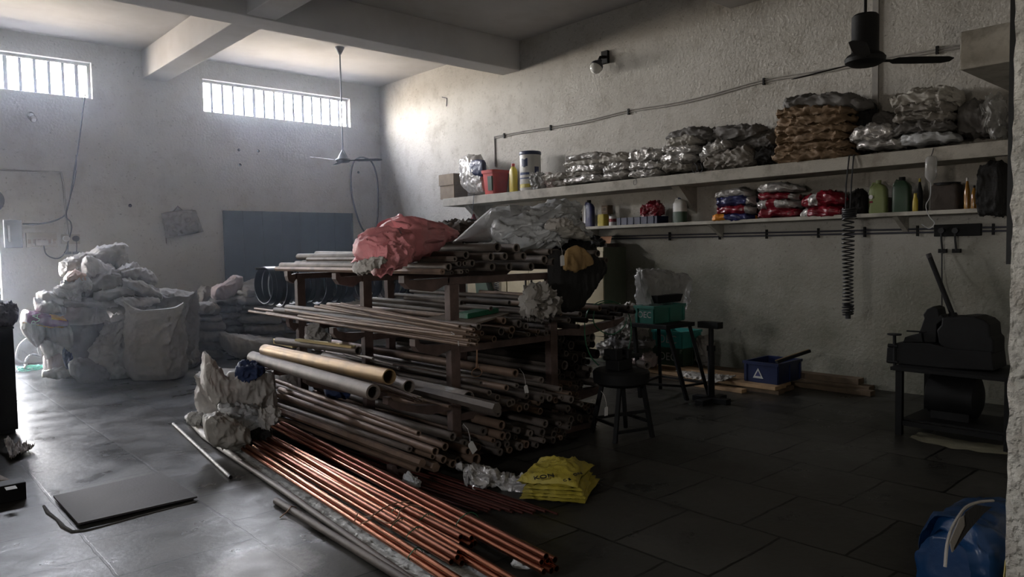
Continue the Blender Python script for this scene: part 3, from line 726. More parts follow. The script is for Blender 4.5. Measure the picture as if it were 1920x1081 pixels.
def upright(name, mat, c, w_, d_, h, rz=0, seed=0, top=1.0, ear=.05, lean=(0, 0), wr=.014, bulge=.12, nth=96, nz=64, open_=False, flatten=.05, mats=None, split=None, parent=None, side=1.0):
    """a standing sack: rounded box below, drawn to a flat mouth with two ears above"""
    s_ = Vector((seed * 2.3, seed * 1.1, seed * 4.7)); mb = MB(); vs = []; c = Vector(c); mis = []
    cr_, sr_ = cos(rz), sin(rz)
    for i in range(nz + 1):
        t = i / nz; k = smoothstep((t - .45) / .55)
        wid = w_ / 2 * (lerp(1, top, k)) * (.86 + .14 * smoothstep(t / .10)) * (1 + bulge * .35 * sin(pi * min(1, t * 1.4)) - .05 * k)
        dep = d_ / 2 * lerp(1, flatten / d_ * 2, k ** 1.3) * (.82 + .18 * smoothstep(t / .10)) * (1 + bulge * sin(pi * min(1, t * 1.3)))
        if i == 0: wid *= .93; dep *= .9
        for a in range(nth):
            th = 2 * pi * a / nth; ct, st = cos(th), sin(th)
            ex = .62
            x = wid * (abs(ct) ** ex) * (1 if ct >= 0 else -1); y = dep * (abs(st) ** ex) * (1 if st >= 0 else -1)
            q = Vector((x * 6, y * 6, t * h * 3.2)) + s_; q2 = Vector((x * 13, y * 13, t * h * 2.0)) + s_
            dsp = (crease(q) - .4) * wr * 1.5 + (crease(q2) - .4) * wr * (.3 + 1.3 * k) + fbm(q * .35) * .10 * d_ * (1 - k)
            if t < .06: dsp *= t / .06
            nrm = Vector((x / max(wid, .02), y / max(dep, .02), 0)).normalized()
            x += nrm.x * dsp; y += nrm.y * dsp * (1 if k < .9 else .6)
            z = t * h + k * ear * (abs(ct) ** 3) * (1 if ct > 0 else side) + noise.noise(Vector((x * 5, y * 5, 3)) + s_) * .035 * k
            x += lean[0] * t ** 1.5; y += lean[1] * t ** 1.5
            vs.append(Vector((c.x + x * cr_ - y * sr_, c.y + x * sr_ + y * cr_, c.z + max(z, .003 if t > 0 else 0))))
    fs = []
    for i in range(nz):
        for a in range(nth):
            fs.append((i * nth + a, i * nth + (a + 1) % nth, (i + 1) * nth + (a + 1) % nth, (i + 1) * nth + a)); mis.append(1 if split and i / nz > split else 0)
    b0 = len(mb.v); mb.v += vs; mb.f += fs; mb.m += mis
    mb.f.append(tuple(range(nth - 1, -1, -1))); mb.m.append(0)
    if open_:
        ctr = len(mb.v); mb.v.append(Vector((c.x + lean[0] * .6, c.y + lean[1] * .6, c.z + h * .72)))
        for a in range(nth): mb.f.append((nz * nth + a, nz * nth + (a + 1) % nth, ctr)); mb.m.append(1 if mats else 0)
    else:
        mb.f.append(tuple(nz * nth + a for a in range(nth))); mb.m.append(0)
    return mb.build(name, mats or mat, parent, org=None if parent is not None else c, ang=75)

def blob(name, mat, st, X=None, Y=None, depth=.2, seed=0, wr=.012, fs=7, nth=72, p=.7, parent=None, sub=9, hfold=0.0, org=None, stretch=(1, 1, 1), mats=None, mfn=None):
    """lofted crumpled solid through stations (px, ytop, ybottom) seen on a plane; depth is its full size away from the viewer"""
    nth = max(nth, 56); wr *= 1.25
    s_ = Vector((seed * 1.7, seed * 3.3, seed * .9)); mb = MB(); pts = []
    st = [tuple(q) for q in st]
    for a, b in zip(st, st[1:]):
        for k in range(sub):
            t = k / sub; ts = t
            pts.append(tuple(lerp(a[i], b[i], ts) for i in range(len(a))))
    pts.append(st[-1]); n = len(pts); cs = []
    for (u, y0, y1, *r_) in pts:
        kw = {}
        if X is not None: kw['X'] = X + (r_[0] if r_ else 0)
        else: kw['Y'] = Y + (r_[0] if r_ else 0)
        A = at(u, y0, **kw); B = at(u, y1, **kw); cs.append(((A + B) / 2, abs(A.z - B.z) / 2))
    vs = []
    hs = [c[1] for c in cs]; hm = max(hs)
    for i, (c, h) in enumerate(cs):
        t = i / (n - 1); endf = min(1, min(t, 1 - t) * 9 + .25)
        dd = depth / 2 * (h / hm) ** .5 * endf
        axis = (cs[min(i + 1, n - 1)][0] - cs[max(i - 1, 0)][0]); axis.z = 0; axis.normalize()
        dv = Vector((-axis.y, axis.x, 0))
        if X is not None: dv = Vector((1, 0, 0))
        elif abs(dv.y) < .5: dv = Vector((0, 1, 0))
        for a in range(nth):
            th = 2 * pi * a / nth; ct, st_ = cos(th), sin(th)
            z = h * (abs(st_) ** p) * (1 if st_ >= 0 else -1); d = dd * (abs(ct) ** p) * (1 if ct >= 0 else -1)
            P = c + Vector((0, 0, z)) + dv * d
            q = Vector((P.x * fs * stretch[0], P.y * fs * stretch[1], P.z * fs * stretch[2])) + s_
            nrm = (Vector((0, 0, z / max(h, .01))) + dv * (d / max(dd, .01))).normalized()
            k = (crease(q) - .45) * wr * 1.9 + fbm(q * .5) * wr * .8
            if hfold: k += wr * sin((P.z * hfold) + 3 * noise.noise(q * .25)) * .9
            P += nrm * k * min(1, .3 + h * 12); P += axis * noise.noise(q * .6 + Vector((3, 3, 3))) * wr * 1.2
            vs.append(P)
    fs_ = [(i * nth + a, i * nth + (a + 1) % nth, (i + 1) * nth + (a + 1) % nth, (i + 1) * nth + a) for i in range(n - 1) for a in range(nth)]
    mi = [0] * len(fs_)
    if mfn: mi = [mfn((f // nth) / (n - 1), 2 * pi * (f % nth) / nth) for f in range(len(fs_))]
    mb.v += vs; mb.f += fs_; mb.m += mi
    for base in (0, (n - 1) * nth):
        ctr = len(mb.v); c = cs[0][0] if base == 0 else cs[-1][0]; mb.v.append(c.copy())
        for a in range(nth): mb.f.append((base + a, base + (a + 1) % nth, ctr)); mb.m.append(0)
    return mb.build(name, mats or mat, parent, org=org, ang=80)

def curve_tube(pts, r, name, mat, label=None, cat=None, parent=None, seg=6, sub=6, closed=False):
    """smooth tube through points (Catmull-Rom)"""
    P = [Vector(p) for p in pts]; out = []; n = len(P)
    for i in range(n - (0 if closed else 1)):
        if closed: p0_, p1_, p2_, p3_ = P[i - 1], P[i], P[(i + 1) % n], P[(i + 2) % n]
        else: p0_, p1_, p2_, p3_ = P[max(i - 1, 0)], P[i], P[i + 1], P[min(i + 2, n - 1)]
        for k in range(sub):
            t = k / sub
            out.append(.5 * ((2 * p1_) + (p2_ - p0_) * t + (2 * p0_ - 5 * p1_ + 4 * p2_ - p3_) * t * t + (-p0_ + 3 * p1_ - 3 * p2_ + p3_) * t ** 3))
    if not closed: out.append(P[-1])
    o = MB().tube(out, r, seg, closed=closed).build(name, mat, parent)
    if label: tag(o, label, cat)
    return o

# ---- floor plate and loose rods
hp = thing('hatch_plate', 'flat grey iron plate covering a pit in the slab floor', 'plate', (1.3, 5.35, 0))
HP = [at(100, 932, Z=.015), at(147, 984, Z=.015), at(370, 933, Z=.015), at(301, 887, Z=.015)]
MB().prism(HP, (0, 0, .012)).build('plate_sheet', m_plate, hp, smooth=False)
rim = MB()
rpts = [at(u, v, Z=.0) for u, v in ((82, 948), (90, 962), (108, 975), (118, 988), (135, 997), (160, 995), (200, 985), (260, 968), (330, 950), (372, 938))]
rim.tube(rpts, [.008, .014, .011, .015, .013, .010, .008, .008, .007, .004], 7)
o = rim.build('mortar_rim', m_dirt, hp)
a = at(325, 794, Z=.014); b = at(429, 891, Z=.014)
lr = thing('loose_rod', 'pale spattered rod lying loose on the slab floor by the hatch', 'rod', a)
MB().cyl(a, b, .013, 12).build('rod_body', M('spattered paint rod', (.36, .34, .31), .6, .2, var=.5, vs=30), lr)
MB().cyl(b, b + (b - a).normalized() * .05, .0145, 12).build('end_cap', m_black, lr)
a = at(518, 938, Z=.022); b = at(790, 1105, Z=.022)
dr = thing('dark_pipe', 'dark round pipe on the floor left of the white tarpaulin', 'pipe', a)
MB().pipe(a, b, .022, .018, 16).build('pipe_body', m_pipe[2], dr)
cw = a.lerp(b, .14)
MB().tube([cw + Vector((-.09, -.03, -.015)), cw + Vector((-.03, -.01, .005)), cw + Vector((0, 0, .025)), cw + Vector((.04, .02, .0))], .004, 6).build('tie_wire', m_copw, dr)

# ---- white tarpaulin strip under the copper, rolled round a pipe at its edge
EDGE = [(352, 784), (385, 818), (430, 851), (480, 884), (540, 925), (600, 968), (660, 1010), (720, 1052), (790, 1100)]
e3 = [at(u, v, Z=.02) for u, v in EDGE]
rl = thing('rolled_pipe', 'long dark pipe along the torn edge of the white tarpaulin', 'pipe', e3[4])
MB().tube(e3[2:], .021, 12).build('pipe_body', m_pipe[2], rl)
MB().tube([p + Vector((0, 0, .012)) for p in e3[:3]] + [e3[3].lerp(e3[2], .5) + Vector((0, 0, .012))], [.03, .034, .028, .01], 12).build('wrapping', m_sack[0], rl)
ip = [at(u, v, Z=0) for u, v in ((425, 786), (455, 812), (500, 836), (540, 866), (600, 905), (670, 950), (760, 1005), (850, 1052), (940, 1110))]
tp = MB()
def tarp(u, v):
    f = u * (len(e3) - 1); i = min(int(f), len(e3) - 2); t = f - i
    a_ = e3[i].lerp(e3[i + 1], t) + Vector((.028, 0, 0)); b_ = ip[i].lerp(ip[i + 1], t) + Vector((.05, 0, 0))
    p = a_.lerp(b_, v); q = Vector((p.x * 9, p.y * 5, 0))
    p.z = .008 + .009 * max(0, crease(q) - .05) + .010 * max(0, crease(q * 2.4 + Vector((3, 8, 1))) - .1)
    if v < .02: p.z = .012
    p.x += noise.noise(q * 1.5) * .012; return p
tp.grid(tarp, 220, 26)
tag(tp.build('tarpaulin', m_tarp, solid=.003), 'long strip of torn white tarpaulin spread on the floor under the copper tubes', 'tarpaulin')
blob('tarpaulin_fold', m_tarp, [(352,783,790),(362,776,792),(378,778,800),(395,786,808),(408,797,816)], Y=6.9, depth=.14, seed=4, wr=.02, fs=14)
tag(bpy.data.objects['tarpaulin_fold'], 'crumpled end of white tarpaulin folded up at the far left corner', 'tarpaulin')
blob('tarpaulin_scrap', m_tarp, [(965,1058,1072),(985,1048,1075),(1000,1060,1078),(1012,1068,1082)], Y=2.72, depth=.12, seed=9, wr=.015, fs=16)
tag(bpy.data.objects['tarpaulin_scrap'], 'crumpled white tarpaulin scrap under the near ends of the copper tubes', 'tarpaulin')

# ---- copper tubes in tied bundles on the floor
def bundle(n0, z0, f0, z1, offs, r, gname, label, ties, longer=0):
    A = at(*n0, Z=z0); B = at(*f0, Z=z1); d = (B - A).normalized(); side = Vector((d.y, -d.x, 0)).normalized()
    for k, (i, j) in enumerate(offs):
        # height above the floor is counted in rows
        off = side * (i * 2.02 * r) + Vector((0, 0, j * 1.75 * r)); 
        a_ = A + off - d * rnd.uniform(-.02, .06 + longer); b_ = B + off + d * rnd.uniform(-.12, .10)
        a_.z = max(a_.z, r + .028); b_.z = max(b_.z, r + .028)
        make_pipe('copper_tube', a_, b_, r, r * .8, m_cop[k % 2], label, 'pipe', gname, 14)
    for t in ties:
        c_ = A.lerp(B, t) ; w_ = max(abs(i) for i, j in offs) + .75; hj = max(j for i, j in offs)
        pts = []
        for q in range(20):
            th = 2 * pi * q / 20
            pts.append(c_ + side * (w_ * 2.02 * r * cos(th)) + Vector((0, 0, hj * .875 * r + (hj * .875 + 1.15) * r * sin(th))) + d * .012 * sin(th * 2))
        for q in pts: q.z = max(q.z, .028)
        o = MB().tube(pts, .0028, 6, closed=True).build('binding_cord', m_hose)
        yield o
nz = 0
CB = [((1020, 1062), .05, (521, 800), .05, [(-1, 0), (0, 0), (1, 0), (-.5, 1), (.5, 1), (0, 2), (1.5, 1)], .0165, 'copper tubes in the right bundle', 'copper tube in the right-hand bundle nearest the rack', (.18,), 0),
      ((872, 1016), .05, (478, 812), .05, [(-1, 0), (0, 0), (1, 0), (-.5, 1), (.5, 1)], .0165, 'copper tubes in the middle bundle', 'copper tube in the middle bundle ending short', (.12,), 0),
      ((858, 1050), .05, (485, 834), .05, [(-1, 0), (0, 0), (1, 0), (-.5, 1), (.5, 1)], .0165, 'copper tubes in the left bundle', 'copper tube in the left bundle with brightest streaks', (.14, .2), 0),
      ((838, 1082), .05, (464, 843), .05, [(-.5, 0), (.5, 0), (0, 1)], .0165, 'copper tubes in the leftmost bundle', 'copper tube at the far left edge of the heap', (.1,), .3),
      ((985, 1110), .05, (500, 822), .05, [(-.5, 0), (.5, 0), (0, 1)], .0165, 'copper tubes running off the picture', 'copper tube running out between the bundles past the lower edge', (.35,), 0)]
# keep the bundles side by side
for q in CB:
    A = at(*q[0], Z=q[1]); B = at(*q[2], Z=q[3])
    for o in bundle(*q):
        tag(o, 'green cord tied round the copper tubes, %s' % {0: 'right bundle', 1: 'middle bundle', 2: 'left bundle', 3: 'leftmost bundle', 4: 'bundle leaving the frame'}[CB.index(q)] + ('' if nz != 3 else ', second tie'), 'cord'); nz += 1
cc = [at(664, 978, Z=.10), at(672, 962, Z=.13), at(684, 968, Z=.12), at(700, 965, Z=.14), at(720, 952, Z=.15), at(742, 943, Z=.13), at(768, 940, Z=.13)]
curve_tube(cc, .004, 'copper_wire_tie', m_copw, 'brown copper wire looped over the bundles, left strand', 'wire')
cc = [at(676, 982, Z=.10), at(692, 975, Z=.13), at(706, 972, Z=.12), at(728, 980, Z=.14), at(744, 972, Z=.14), at(752, 955, Z=.14), at(770, 946, Z=.13), at(790, 950, Z=.12)]
curve_tube(cc, .004, 'copper_wire_tie', m_copw, 'brown copper wire looped over the bundles, right strand', 'wire')
# thin dark red rods
for k in range(11):
    n_ = at(1045 - k * 14 - (k % 3) * 9, 963 - k * .5 - (k % 2) * 4, Z=.012 + .016 * (k % 2)); f_ = Vector((n_.x - .05 - .012 * k, n_.y + 1.9 + .1 * (k % 3), n_.z))
    make_pipe('thin_red_rod', n_, f_, .0075, 0, m_rust, 'thin dark red rod on the floor between copper and yellow sack', 'rod', 'thin dark red rods beside the yellow sack', 8)

# ---- yellow folded sacks and silver film
ys = thing('yellow_sack', 'folded yellow woven sacks with black lettering lying on the dark floor', 'sack', at(1050, 930, Z=0))
bs_ = at(1058, 905, Z=.07)
for k in range(4):
    o = pillow('folded_layer', m_yellow, .52 - .02 * k, .42 - .015 * k, .045, bs_ + Vector((.02 - .01 * k, .05, -.05 + .024 * k)) - ys.location, rz=.55 + .03 * k, seed=20 + k, wr=.006, fs=9, corner=.02)
    o.parent = ys
o = pillow('top_layer', m_yellow, .50, .40, .13, bs_ + Vector((0, .06, .055)) - ys.location, rz=.5, seed=31, wr=.014, fs=8); o.parent = ys
for (body, u, v, sz, rz_) in (('KON', 1020, 893, .06, -.35), ('9 L E', 1060, 885, .04, -.2), ('C E', 1063, 899, .035, -.2), ('ON', 1083, 888, .04, -.15)):
    p = at(u, v, Z=.175)
    text(body, ys, p, (radians(10), radians(-6), rz_ - .25), sz, m_ink, depth=.002)
blob('silver_film', m_silver, [(868,882,900,.25),(885,876,910,.22),(910,880,906,.15),(935,886,908,.1),(955,894,915,.05),(972,896,924,0),(985,893,925,0),(998,898,938,-.05),(1010,918,944,-.1),(1030,926,945,-.15),(1050,932,949,-.2),(1062,940,950,-.22)], Y=3.62, depth=.14, seed=3, wr=.022, fs=13, nth=40)
o = bpy.data.objects['silver_film']; tag(o, 'twisted strip of silver grey plastic film across the red rods', 'plastic film')
mn = min((o.matrix_world @ v.co).z for v in o.data.vertices); 
sf = blob('silver_film', m_silver, [(857,868,876),(868,870,880),(880,874,884),(895,874,886)], Y=3.95, depth=.10, seed=5, wr=.018, fs=13)
tag(sf, 'small silver film scrap below the front tubes of the rack', 'plastic film')
sf = blob('white_scrap', m_plas, [(758,893,905),(768,890,914),(780,892,914),(786,900,910)], Y=4.05, depth=.10, seed=8, wr=.018, fs=13)
tag(sf, 'crumpled white plastic scrap on the floor beside the bottom beam', 'plastic film')

# ---- sack at the front left foot of the rack
fs_ = thing('open_sack', 'white open sack with blue cloth inside standing before the rack', 'sack', at(450, 775, Z=0) )
cxy = at(452, 800, Z=0)
upright('sack_body', None, (cxy.x + .02, cxy.y + .30, .0), .52, .42, .46, rz=-.75, seed=2, top=1.02, ear=.05, wr=.016, flatten=.30, open_=True, mats=[m_sack[0], m_sack[1]], parent=fs_)
blob('sack_flap', m_sack[0], [(383,690,705),(386,664,735),(395,668,750),(408,688,762),(425,705,768),(445,700,770),(465,688,772),(482,680,770),(500,690,765),(517,700,755)], Y=6.25, depth=.22, seed=12, wr=.018, fs=8, nth=56, parent=fs_)
blob('blue_cloth', m_bluecl, [(447,697,706),(456,685,708),(468,680,706),(482,680,700),(495,684,698)], Y=6.18, depth=.18, seed=7, wr=.02, fs=12, parent=fs_)
tag(blob('bluish_bag', m_plas, [(414,765,790),(425,760,800),(450,758,808),(475,764,810),(495,768,800),(505,775,790)], Y=6.05, depth=.26, seed=14, wr=.018, fs=9, stretch=(1, 1, 2)), 'bluish grey crumpled bag squashed under the open sack', 'sack')
tag(blob('grey_bag', m_sack[1], [(386,790,815),(394,779,830),(415,778,836),(440,785,838),(458,797,836),(470,808,828)], Y=5.85, depth=.26, seed=15, wr=.016, fs=8), 'grey striped bag lying lowest beside the copper tube ends', 'sack')
tag(blob('white_rag', m_sack[0], [(488,772,806),(496,770,804),(506,764,796),(516,765,785),(526,772,782)], Y=5.9, depth=.10, seed=16, wr=.018, fs=12), 'small white rag hanging over the far ends of copper tubes', 'rag')
tag(blob('dark_bag', m_blkcl, [(455,812,835),(470,803,836),(490,800,830),(508,803,822)], Y=5.95, depth=.2, seed=17, wr=.015, fs=10), 'black bag wedged between grey bags and the copper tubes', 'bag')
tag(blob('white_sack', m_sack[0], [(524,705,728),(532,697,734),(545,696,738),(556,702,736),(562,710,738)], Y=7.5, depth=.3, seed=18, wr=.02, fs=9), 'small white sack behind the far post under the grey tube', 'sack')
tag(blob('blue_white_bag', m_bluecl, [(610,728,738),(622,724,742),(638,722,742),(650,728,740)], Y=6.0, depth=.2, seed=19, wr=.02, fs=9), 'blue and white bag lying on the bottom tier tubes', 'bag')
tag(blob('white_cloth', m_sack[0], [(573,630,640),(580,615,642),(590,608,648),(600,612,655),(612,628,655),(622,640,652)], Y=6.75, depth=.16, seed=20, wr=.02, fs=9), 'white cloth hanging below the far end of the rods', 'cloth')

# ---- the stack of sacks at the back left
GS = 'full sacks standing on the floor at the back left'
def pz(u, v): return at(u, v, Z=0)
p = pz(165, 708)
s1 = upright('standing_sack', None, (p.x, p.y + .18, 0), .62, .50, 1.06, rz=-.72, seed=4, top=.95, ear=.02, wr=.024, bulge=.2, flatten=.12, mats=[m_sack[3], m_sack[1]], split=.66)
tag(s1, 'tall standing sack, dark below and grey above, left of the narrow sack', 'sack')
p = pz(222, 710)
tag(upright('standing_sack', m_sack[1], (p.x, p.y + .15, 0), .50, .34, .72, rz=-.75, seed=5, top=.45, ear=.06, lean=(.02, 0), wr=.040, bulge=.05, flatten=.03), 'narrow grey sack with sharp folds between two bigger sacks', 'sack')
p = pz(303, 712)
tag(upright('standing_sack', m_sack[1], (p.x, p.y + .16, 0), .70, .42, .90, rz=-.72, seed=6, top=1.10, ear=.10, wr=.024, bulge=.06, flatten=.02), 'biggest pale woven sack standing frontmost with two ears', 'sack')
p = pz(330, 692)
tag(upright('standing_sack', m_sack[2], (p.x + .08, p.y + .12, 0), .50, .40, 1.0, rz=-.7, seed=7, top=1.0, ear=.10, wr=.036, bulge=.05, flatten=.02), 'dusty sack standing right behind the biggest pale sack', 'sack')
p = pz(240, 690)
tag(upright('standing_sack', m_sack[2], (p.x + .15, p.y + .4, 0), .75, .45, 1.05, rz=-.7, seed=8, top=1.0, ear=.02, wr=.034, bulge=.15, flatten=.1), 'wide grey sack in the second row behind the narrow sack', 'sack')
blob('dark_sack', m_sack[3], [(130,680,700),(145,672,714),(170,676,716),(195,690,714),(208,700,711)], Y=10.15, depth=.3, seed=33, wr=.015, fs=7)
tag(bpy.data.objects['dark_sack'], 'dark squashed sack lying at the foot of the tall dark sack', 'sack')
tag(blob('blue_rag', m_bluecl, [(117,662,675),(124,656,688),(132,664,690),(138,672,686)], Y=10.4, depth=.12, seed=34, wr=.02, fs=12), 'blue and white rag wedged beside the tall dark sack', 'rag')
def heap(items, X=None):
    for (name, mat, st, Yv, dep, sd, wr, label) in items:
        tag(blob(name, mat, st, Y=Yv, depth=dep, seed=sd, wr=wr, fs=6.5, nth=44), label, 'sack')
heap([
 ('striped_sack', m_sack[4], [(84,668,695),(90,656,706),(105,652,707),(120,656,706),(130,668,700)], 11.0, .5, 40, .016, 'pink striped sack lowest in the left stack'),
 ('flat_sack', m_sack[1], [(80,695,706),(100,692,708),(118,688,707),(130,692,703)], 10.7, .3, 41, .012, 'flattened sack lying on the floor before the striped sack'),
 ('stacked_sack', m_sack[1], [(80,610,640),(88,602,658),(105,600,664),(120,602,660),(132,610,650)], 11.2, .6, 42, .016, 'beige sack in the middle of the left stack'),
 ('stacked_sack', m_sack[0], [(76,640,655),(88,634,668),(104,645,668),(118,650,664)], 10.9, .3, 43, .02, 'white crumpled bag between beige and striped sacks'),
 ('hanging_sack', m_sack[0], [(40,590,612),(46,585,630),(55,588,642),(65,595,648),(76,598,640),(84,600,628)], 11.0, .45, 44, .014, 'white pointed bag bulging out at the far left of the stack'),
 ('draped_sack', m_sack[0], [(66,563,582),(80,560,588),(95,566,590),(110,574,590),(124,578,586)], 11.0, .5, 45, .018, 'white bag draped above the purple printed sack'),
 ('flat_bag', m_sack[0], [(70,550,560),(85,546,566),(105,553,572),(125,560,573),(145,566,572)], 11.1, .6, 46, .014, 'bright white flattened bag sticking out left of the heap'),
 ('wide_bag', m_sack[1], [(92,555,566),(115,556,572),(150,560,574),(190,556,574),(215,560,572)], 11.2, .9, 47, .016, 'long grey bag forming the bottom layer of the heap'),
 ('heap_core', m_sack[2], [(115,540,574),(140,520,576),(180,505,578),(220,510,580),(260,530,582),(300,548,584),(325,560,582)], 11.5, .8, 48, .03, 'dusty grey bags pressed together inside the heap'),
 ('crumpled_bag', m_sack[0], [(105,540,548),(120,530,560),(135,528,566),(150,545,566)], 10.95, .4, 49, .028, 'crumpled white bag with curled edge on the heap left side'),
 ('peach_bag', M('peach woven sack', (.60, .38, .28), .6, bump=.2), [(118,522,530),(130,510,530),(145,508,527),(160,516,524)], 10.9, .3, 50, .016, 'peach coloured bag folded on the left of the heap'),
 ('white_knot_bag', m_sack[0], [(116,530,540),(130,526,545),(150,522,545),(165,524,540),(172,530,536)], 10.85, .35, 51, .026, 'white creased bag just below the peach bag'),
 ('top_bag', m_sack[1], [(113,495,516),(125,488,508),(145,480,500),(170,472,495),(200,462,500),(222,458,494),(238,462,480)], 11.5, .6, 52, .022, 'beige bag topmost on the heap against the wall'),
 ('peak_bag', m_sack[0], [(154,500,515),(160,483,522),(168,480,528),(185,488,524),(200,496,518),(215,500,512)], 11.1, .4, 53, .018, 'white sack with a pointed tied mouth near the top'),
 ('top_bag', m_sack[1], [(215,488,510),(228,480,508),(238,482,500),(245,495,505)], 11.3, .35, 54, .018, 'small grey peaked bag right of the topmost bag'),
 ('grey_bag', m_sack[2], [(145,540,552),(165,528,556),(190,514,552),(210,508,548),(228,510,540)], 10.95, .4, 55, .024, 'dark grey folded bag running diagonally across the heap'),
 ('looped_bag', m_sack[1], [(218,505,520),(235,500,524),(252,496,522),(262,498,512)], 11.0, .35, 56, .024, 'pale bag with a pointed corner right of the centre'),
 ('curled_bag', m_sack[0], [(250,508,522),(268,505,528),(284,512,532),(292,520,530)], 11.1, .35, 57, .022, 'white curled bag on the right shoulder of the heap'),
 ('rolled_bag', m_sack[1], [(228,524,540),(245,524,545),(265,530,552),(285,540,558),(303,550,560)], 10.8, .35, 58, .018, 'rolled grey bag with a looped end sloping right'),
 ('folded_bag', m_sack[2], [(175,548,562),(200,542,562),(225,538,556),(250,544,556)], 10.75, .4, 59, .014, 'folded beige bag in the front middle of the heap'),
 ('white_flap_bag', m_sack[0], [(215,558,566),(232,556,572),(250,560,574),(275,558,572),(300,560,566)], 10.7, .35, 60, .02, 'whitish crumpled bag hanging over the second row sack'),
 ('right_bag', m_sack[1], [(285,545,560),(305,542,585),(330,545,580),(355,548,565),(368,550,556)], 11.6, .7, 61, .018, 'beige bag sloping off the right end of the heap'),
 ('under_bag', m_sack[2], [(290,565,640),(310,560,680),(340,562,690),(358,575,690)], 11.6, .5, 62, .02, 'dusty sack upright in the shade behind the front row'),
])
ps = thing('printed_sack', 'purple and orange printed sack on top of the left stack', 'sack', at(85, 610, Y=11.0))
blob('sack_body', None, [(42,588,604),(50,580,606),(70,584,610),(95,588,612),(118,594,612),(126,600,608)], Y=10.9, depth=.5, seed=63, wr=.008, fs=6, parent=ps, mats=[m_purple, m_orange], mfn=lambda t, a: 1 if (t > .55 and t < .8 and sin(a) > .2) or sin(a) < -.8 else 0)
pt = at(68, 598, Y=10.62)
text('RA', ps, pt, (radians(90), radians(-80), radians(-8)), .12, m_label)

# stacks further right
def stack(u0, u1, levels, Yv, dep, mats_, base_label, sd, lean=0):
    for k, (y0, y1, du0, du1) in enumerate(levels):
        a_, b_ = u0 + du0, u1 + du1; hh = (y1 - y0)
        st = [(a_, y0 + hh * .35, y1 - hh * .3), (lerp(a_, b_, .12), y0 + hh * .05, y1 - 1), (lerp(a_, b_, .5), y0, y1), (lerp(a_, b_, .88), y0 + hh * .06, y1 - 1), (b_, y0 + hh * .35, y1 - hh * .3)]
        names = ('lowest', 'second from the bottom', 'third from the bottom', 'fourth from the bottom', 'fifth from the bottom', 'sixth from the bottom', 'seventh from the bottom')
        tag(blob('stacked_sack', mats_[k % len(mats_)], st, Y=Yv, depth=dep, seed=sd + k, wr=.014, fs=6, nth=36), base_label % names[k], 'sack', 'stacked sacks in front of the green door')
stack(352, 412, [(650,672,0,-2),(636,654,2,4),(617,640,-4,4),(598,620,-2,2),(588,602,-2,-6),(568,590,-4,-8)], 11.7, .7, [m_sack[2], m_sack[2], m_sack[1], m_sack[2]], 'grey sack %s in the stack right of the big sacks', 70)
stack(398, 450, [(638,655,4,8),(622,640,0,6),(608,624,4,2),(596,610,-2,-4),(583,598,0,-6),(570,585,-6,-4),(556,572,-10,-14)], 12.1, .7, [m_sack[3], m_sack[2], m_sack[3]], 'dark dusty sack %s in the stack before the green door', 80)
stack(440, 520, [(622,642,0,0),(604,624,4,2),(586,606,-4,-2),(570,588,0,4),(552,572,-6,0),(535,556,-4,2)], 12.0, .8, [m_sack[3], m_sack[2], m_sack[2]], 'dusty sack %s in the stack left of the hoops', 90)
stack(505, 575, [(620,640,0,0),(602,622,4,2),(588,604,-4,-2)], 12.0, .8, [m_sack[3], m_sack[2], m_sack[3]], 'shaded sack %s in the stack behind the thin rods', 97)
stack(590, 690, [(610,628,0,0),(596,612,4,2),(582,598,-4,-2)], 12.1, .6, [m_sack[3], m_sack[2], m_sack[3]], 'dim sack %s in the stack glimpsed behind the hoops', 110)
heap([
 ('long_sack', m_sack[1], [(414,626,645),(425,624,660),(440,628,668),(470,630,668),(500,632,665),(520,636,655)], 11.3, .5, 100, .014, 'long pinkish grey sack lying in front of the stacks'),
 ('leaning_sack', m_sack[4], [(397,545,552),(405,536,560),(420,530,562),(435,520,552),(448,516,540),(456,518,528)], 11.6, .25, 101, .016, 'pinkish sack leaning diagonally on top of the stack'),
 ('grey_bag', m_sack[2], [(372,548,565),(382,536,566),(394,540,565),(400,552,563)], 12.2, .35, 102, .016, 'small dark grey bag on the stack before the wall'),
 ('top_sack', m_sack[2], [(446,545,556),(465,532,556),(485,522,550),(510,518,545),(530,520,540)], 12.0, .7, 103, .014, 'slanting dusty sack topmost behind the hoops'),
 ('small_bag', m_sack[2], [(484,517,524),(490,508,526),(498,510,524),(503,516,522)], 12.3, .2, 104, .012, 'tiny tied bag sticking up before the green door'),
 ('pale_bag', m_sack[1], [(360,572,584),(375,568,588),(395,566,586),(400,572,582)], 11.3, .3, 105, .014, 'pale flattened bag on the top edge of the right stack'),
 ('brown_bag', m_sack[2], [(600,590,600),(625,578,600),(650,570,600),(668,566,590),(680,570,580)], 12.0, .5, 106, .018, 'dusty bag lying behind the second tier rods'),
])
# white tubes and green net at the left
curve_tube([at(62, 626, Y=11.6), at(38, 645, Y=11.6), at(31, 668, Y=11.6), at(38, 678, Y=11.5), at(50, 681, Y=11.5), at(46, 690, Z=.03), at(60, 690, Z=.03)], .013, 'white_tube', m_tube, 'white flexible tube looping down beside the left stack', 'tube')
curve_tube([at(75, 632, Y=11.2), at(72, 655, Y=11.2), at(76, 668, Y=11.1), at(62, 664, Y=11.2), at(50, 672, Y=11.3), at(46, 682, Z=.04)], .013, 'white_tube', m_tube, 'second white tube curling on the floor by the striped sack', 'tube')
gn = MB()
for k in range(7):
    c_ = at(56 + k * 1.5, 688 + (k % 3), Z=.03); R_ = .10 + .012 * k
    gn.tube([c_ + Vector((R_ * 1.3 * cos(t), R_ * .7 * sin(t), .02 * sin(3 * t + k))) for t in [2 * pi * i / 24 for i in range(24)]], .006, 5, closed=True)
